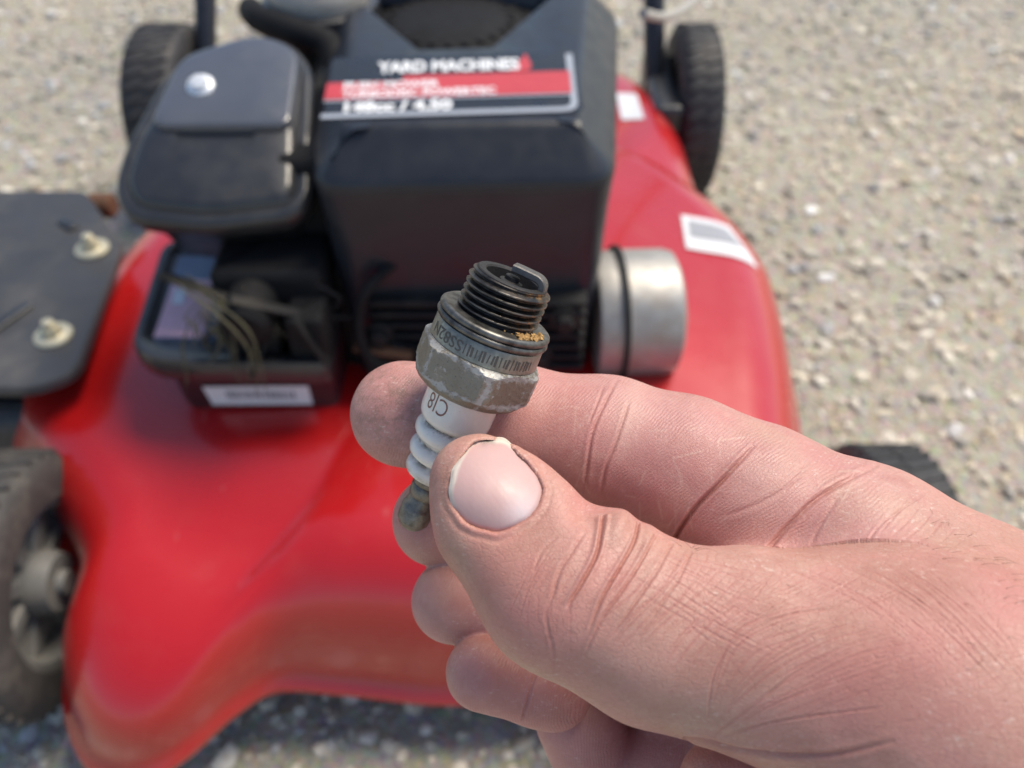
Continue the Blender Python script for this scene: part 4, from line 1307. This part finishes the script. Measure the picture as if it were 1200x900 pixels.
# the nail plate: a smooth curved patch through the flesh at its border; flesh below it stays under it
def trace(u, v):
    d = np.stack([(u - 600) / 1000, (450 - v) / 1000, -np.ones_like(u)], 1)
    t = np.full(len(u), 112.0)
    nrm = np.linalg.norm(d, axis=1)
    for _ in range(60):
        s = sdf_big(d * t[:, None])
        t += s / nrm * .9
    return d * t[:, None]
NA, NR = 120, 30
aa, rr2 = np.meshgrid(np.linspace(-np.pi, np.pi, NA, endpoint=False), np.linspace(0, 1.04, NR), indexing='xy')
aa, rr2 = aa.ravel(), rr2.ravel()
ru_ = nail_rad(aa) * rr2
nu_, nv_ = NCTR[0] + ru_ * np.cos(aa), NCTR[1] + ru_ * np.sin(aa)
Pt_ = trace(nu_, nv_)
def qbasis(u, v):
    x, y = (u - NCTR[0]) / 50, (v - NCTR[1]) / 50
    return np.stack([np.ones_like(x), x, y, x * x, x * y, y * y], 1)
wq = np.where(rr2 > .85, 4.0, 1.0) * (rr2 + .05)
qc, *_ = np.linalg.lstsq(qbasis(nu_, nv_) * wq[:, None], -Pt_[:, 2] * wq, rcond=None)
def nail_depth(u, v):
    return qbasis(u, v) @ qc
under = np.where(rho < 1.0)[0]
du, dv = HU[under], HVv[under]
tq = nail_depth(du, dv) + .30
HV[under] = np.stack([(du - 600) / 1000 * tq, (450 - dv) / 1000 * tq, -tq], 1)

# ---- skin shader
b = NB('skin')
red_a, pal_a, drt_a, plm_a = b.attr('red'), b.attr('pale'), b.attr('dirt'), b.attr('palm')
mott = b.noise(75, 5, 0.6)
fine = b.noise(420, 4, 0.6)
base = b.mix(b.map(mott, 0.3, 0.7), (0.42, 0.205, 0.155), (0.60, 0.360, 0.290))
base = b.mix(plm_a, base, b.mix(b.map(mott, 0.3, 0.7), (0.46, 0.205, 0.180), (0.63, 0.365, 0.330)))
base = b.mix(b.map(b.noise(38, 4, 0.55), 0.46, 0.66, 0, 0.65), base, (0.50, 0.185, 0.165))
base = b.mix(b.map(b.noise(47, 3, 0.5, vec=b.scaled(1, 1, 1.3)), 0.55, 0.75, 0, 0.5), base, (0.56, 0.40, 0.27))
base = b.mix(b.map(b.noise(150, 4, 0.6), 0.50, 0.75, 0, 0.40), base, (0.52, 0.21, 0.18))
base = b.mix(b.map(b.noise(1100, 4, 0.7), 0.42, 0.70, 0, 0.30), base, (0.42, 0.18, 0.14))
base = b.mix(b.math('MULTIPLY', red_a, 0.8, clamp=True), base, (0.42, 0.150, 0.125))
base = b.mix(b.math('MULTIPLY', pal_a, 0.6, clamp=True), base, (0.66, 0.46, 0.37))
base = b.mix(b.map(fine, 0.55, 0.75, 0, 0.25), base, (0.66, 0.44, 0.36))
frk = b.map(b.voro(140, 'F1'), 0.10, 0.05, 0, 1)
frk = b.math('MULTIPLY', frk, b.map(b.noise(38, 2), 0.60, 0.68))
base = b.mix(b.math('MULTIPLY', frk, 0.40), base, (0.24, 0.10, 0.06))
# ridges of the palm side
wv = b.node('ShaderNodeTexWave', {'wave_type': 'RINGS', 'rings_direction': 'SPHERICAL'}, Scale=620.0, Distortion=9.0, Detail=2.0, **{'Detail Scale': 0.35, 'Vector': b.obj()}).outputs['Fac']
# diamond net of the back of the hand: two scales of cell edges
vecd = b.node('ShaderNodeVectorMath', {'operation': 'ADD'}, i0=b.obj(), i1=b.node('ShaderNodeVectorMath', {'operation': 'SCALE'}, i0=b.noise(300, 2, 0.5, out='Color'), Scale=0.0012).outputs[0]).outputs[0]
st = b.node('ShaderNodeMapping', None, Vector=vecd, Rotation=(0, 0, RAD(32)), Scale=(1.0, 1.7, 1.0)).outputs[0]
e1 = b.map(b.voro(820, vec=st), 0.0, 0.075)
e2 = b.map(b.voro(1700, vec=vecd), 0.0, 0.16)
net = b.math('ADD', b.math('MULTIPLY', e1, 0.65), b.math('MULTIPLY', e2, 0.35))
hgt = b.mix(plm_a, net, b.math('ADD', b.math('MULTIPLY', wv, 0.7), b.math('MULTIPLY', e2, 0.45)))
grm = b.math('MULTIPLY', b.math('MULTIPLY', drt_a, b.map(b.noise(520, 6, 0.75), 0.46, 0.62)), 0.62)
base = b.mix(b.math('MULTIPLY', b.math('SUBTRACT', 1.0, e1), b.map(plm_a, 0, 1, 0.24, 0.0)), base, (0.34, 0.13, 0.10))
base = b.mix(grm, base, (0.17, 0.115, 0.075))
base = b.mix(b.math('MULTIPLY', b.map(b.voro(330, vec=st), 0.04, 0.0), b.math('MULTIPLY', drt_a, 0.25)), base, (0.16, 0.10, 0.07))
flake = b.math('MULTIPLY', b.map(b.noise(900, 5, 0.7, vec=b.scaled(1, 2.2, 1)), 0.58, 0.68), b.map(b.noise(60, 3), 0.42, 0.58, 0, 0.55))
base = b.mix(flake, base, (0.72, 0.58, 0.50))
nb = b.bump(hgt, 0.34, 0.00018)
nb = b.bump(b.noise(2000, 4, 0.65), 0.5, 0.00014, nb)
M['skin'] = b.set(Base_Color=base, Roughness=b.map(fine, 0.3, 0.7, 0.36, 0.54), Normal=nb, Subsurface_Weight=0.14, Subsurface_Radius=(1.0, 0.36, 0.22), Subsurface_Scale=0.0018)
b.b.inputs['Specular IOR Level'].default_value = 0.42

HORG = held(1180, 960, 138)
me = bpy.data.meshes.new('hand')
nv, nq = len(HV), len(HQ)
me.vertices.add(nv); me.loops.add(nq * 4); me.polygons.add(nq)
me.vertices.foreach_set('co', ((HV - HORG) / 1000).astype(np.float32).ravel())
me.loops.foreach_set('vertex_index', HQ.astype(np.int32).ravel())
me.polygons.foreach_set('loop_start', (np.arange(nq) * 4).astype(np.int32))
me.update(calc_edges=True)
me.shade_smooth()
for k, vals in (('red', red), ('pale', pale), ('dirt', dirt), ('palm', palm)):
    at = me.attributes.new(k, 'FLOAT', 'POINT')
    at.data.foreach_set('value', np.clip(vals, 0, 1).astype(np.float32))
hand = link('hand', me, M['skin'])
hand.matrix_world = Matrix.Translation(Vector(held_world(HORG))) @ Matrix(CR.tolist()).to_4x4()
tag(hand, 'bare right hand pinching the spark plug between thumb and index finger', 'hand')

# ---- thumb nail
tq = nail_depth(nu_, nv_)
Pn_ = np.stack([(nu_ - 600) / 1000 * tq, (450 - nv_) / 1000 * tq, -tq], 1)
Nn_ = NN[None] * np.ones((len(tq), 1))
tipn = np.clip(np.cos(aa - math.atan2(-1, -.75)) * 1.3, 0, 1)
hgt_ = .22 - np.where(rr2 > .95, (rr2 - .95) * 3.2, 0) * (1 - tipn) + tipn * .04 * rr2 - np.where(rr2 > .97, (rr2 - .97) * 5, 0) * tipn
# faint lengthwise ridges
lw = (-(ru_ * np.cos(aa)) * .8 + ru_ * np.sin(aa) * .6)
hgt_ = hgt_ + .004 * np.sin(lw * .9) * (rr2 < .9)
Pn_ = Pn_ + Nn_ * hgt_[:, None]
F = []
for i in range(NR - 1):
    for j in range(NA):
        k = (j + 1) % NA
        F.append((i * NA + j, (i + 1) * NA + j, (i + 1) * NA + k, i * NA + k))
b = NB('nail_plate')
fr, lu, nd = b.attr('free'), b.attr('lunula'), b.attr('naildirt')
c = b.mix(b.noise(160, 4), (0.52, 0.32, 0.295), (0.61, 0.405, 0.38))
c = b.mix(lu, c, (0.70, 0.60, 0.61))
c = b.mix(b.math('MULTIPLY', fr, b.map(b.noise(500, 4), 0.2, 0.6, 0.6, 1)), c, (0.70, 0.62, 0.52))
c = b.mix(b.math('MULTIPLY', nd, b.map(b.noise(600, 5, 0.7), 0.42, 0.58)), c, (0.12, 0.10, 0.08))
M['nail'] = b.set(Base_Color=c, Roughness=b.map(b.noise(300, 4), 0.3, 0.7, 0.40, 0.55), Subsurface_Weight=0.15, Subsurface_Radius=(1, .4, .3), Subsurface_Scale=0.0015, Normal=b.bump(b.math('ADD', b.noise(900, 3), b.noise(420, 3, vec=b.scaled(2.6, 0.12, 1, (0, 0, RAD(48))))), 0.28, 0.0001))
me = mesh_from((Pn_ - HORG) / 1000, F, True, 'thumb_nail')
fre = np.clip((rr2 - (.90 + .03 * np.sin(aa * 5))) / .05, 0, 1) * np.clip(tipn * 2.2, 0, 1)
lun = np.exp(-((NCTR[0] + ru_ * np.cos(aa) - 611) / 19) ** 2 - ((NCTR[1] + ru_ * np.sin(aa) - 600) / 19) ** 2)
ndt = np.exp(-((NCTR[0] + ru_ * np.cos(aa) - 571) / 9) ** 2 - ((NCTR[1] + ru_ * np.sin(aa) - 516) / 5) ** 2) + np.exp(-((rr2 - 1.0) / .02) ** 2) * .25 * np.clip(tipn * 1.5, 0, 1)
for k, vals in (('free', fre), ('lunula', lun * .7), ('naildirt', np.clip(ndt, 0, 1))):
    at = me.attributes.new(k, 'FLOAT', 'POINT')
    at.data.foreach_set('value', vals.astype(np.float32))
link('thumb_nail', me, M['nail'], hand)

# ---- short hairs over the knuckle and the thumb's edge
b = NB('hair')
M['hair'] = b.set(Base_Color=(0.16, 0.09, 0.045), Roughness=0.5)
hr = random.Random(12)
hairs = []
def add_hair(u, v, au, av, ln, curl):
    p = trace(np.array([float(u)]), np.array([float(v)]))
    if -p[0, 2] > 190:
        return
    n_ = grad(p)[0]
    p = p[0]
    t_ = np.array([au, -av, .25]); t_ = t_ - (t_ @ n_) * n_; t_ /= np.linalg.norm(t_)
    s_ = np.cross(n_, t_)
    pts = []
    for k in range(6):
        f = k / 5
        pts.append(p + t_ * ln * f * (1 - .25 * f) + n_ * (ln * (.42 * f - .30 * f * f)) + s_ * curl * f * f * ln)
    hairs.append(tube(pts, [.024 * (1 - .75 * k / 5) for k in range(6)], 4))
for k in range(24):
    t = hr.random()
    u = 1085 + 115 * t; v = 584 + 92 * t + 5 + 60 * hr.random() ** 2.2
    add_hair(u, v, hr.gauss(.6, .7), hr.gauss(-.5, .6), hr.uniform(1.8, 4.2), hr.gauss(0, .35))
for k in range(7):
    add_hair(784 + hr.uniform(0, 40), 640 + hr.uniform(0, 6), hr.gauss(.2, .6), -1, hr.uniform(2, 4), hr.gauss(0, .4))
for k in range(14):
    add_hair(hr.uniform(830, 1190), hr.uniform(680, 800), hr.gauss(.9, .3), hr.gauss(.1, .4), hr.uniform(1.2, 3.0), hr.gauss(0, .5))
V, F = join(hairs)
ho = link('body_hair', mesh_from((np.array(V) - HORG) / 1000, F, True, 'body_hair'), M['hair'], hand)
ho['kind'] = 'stuff'
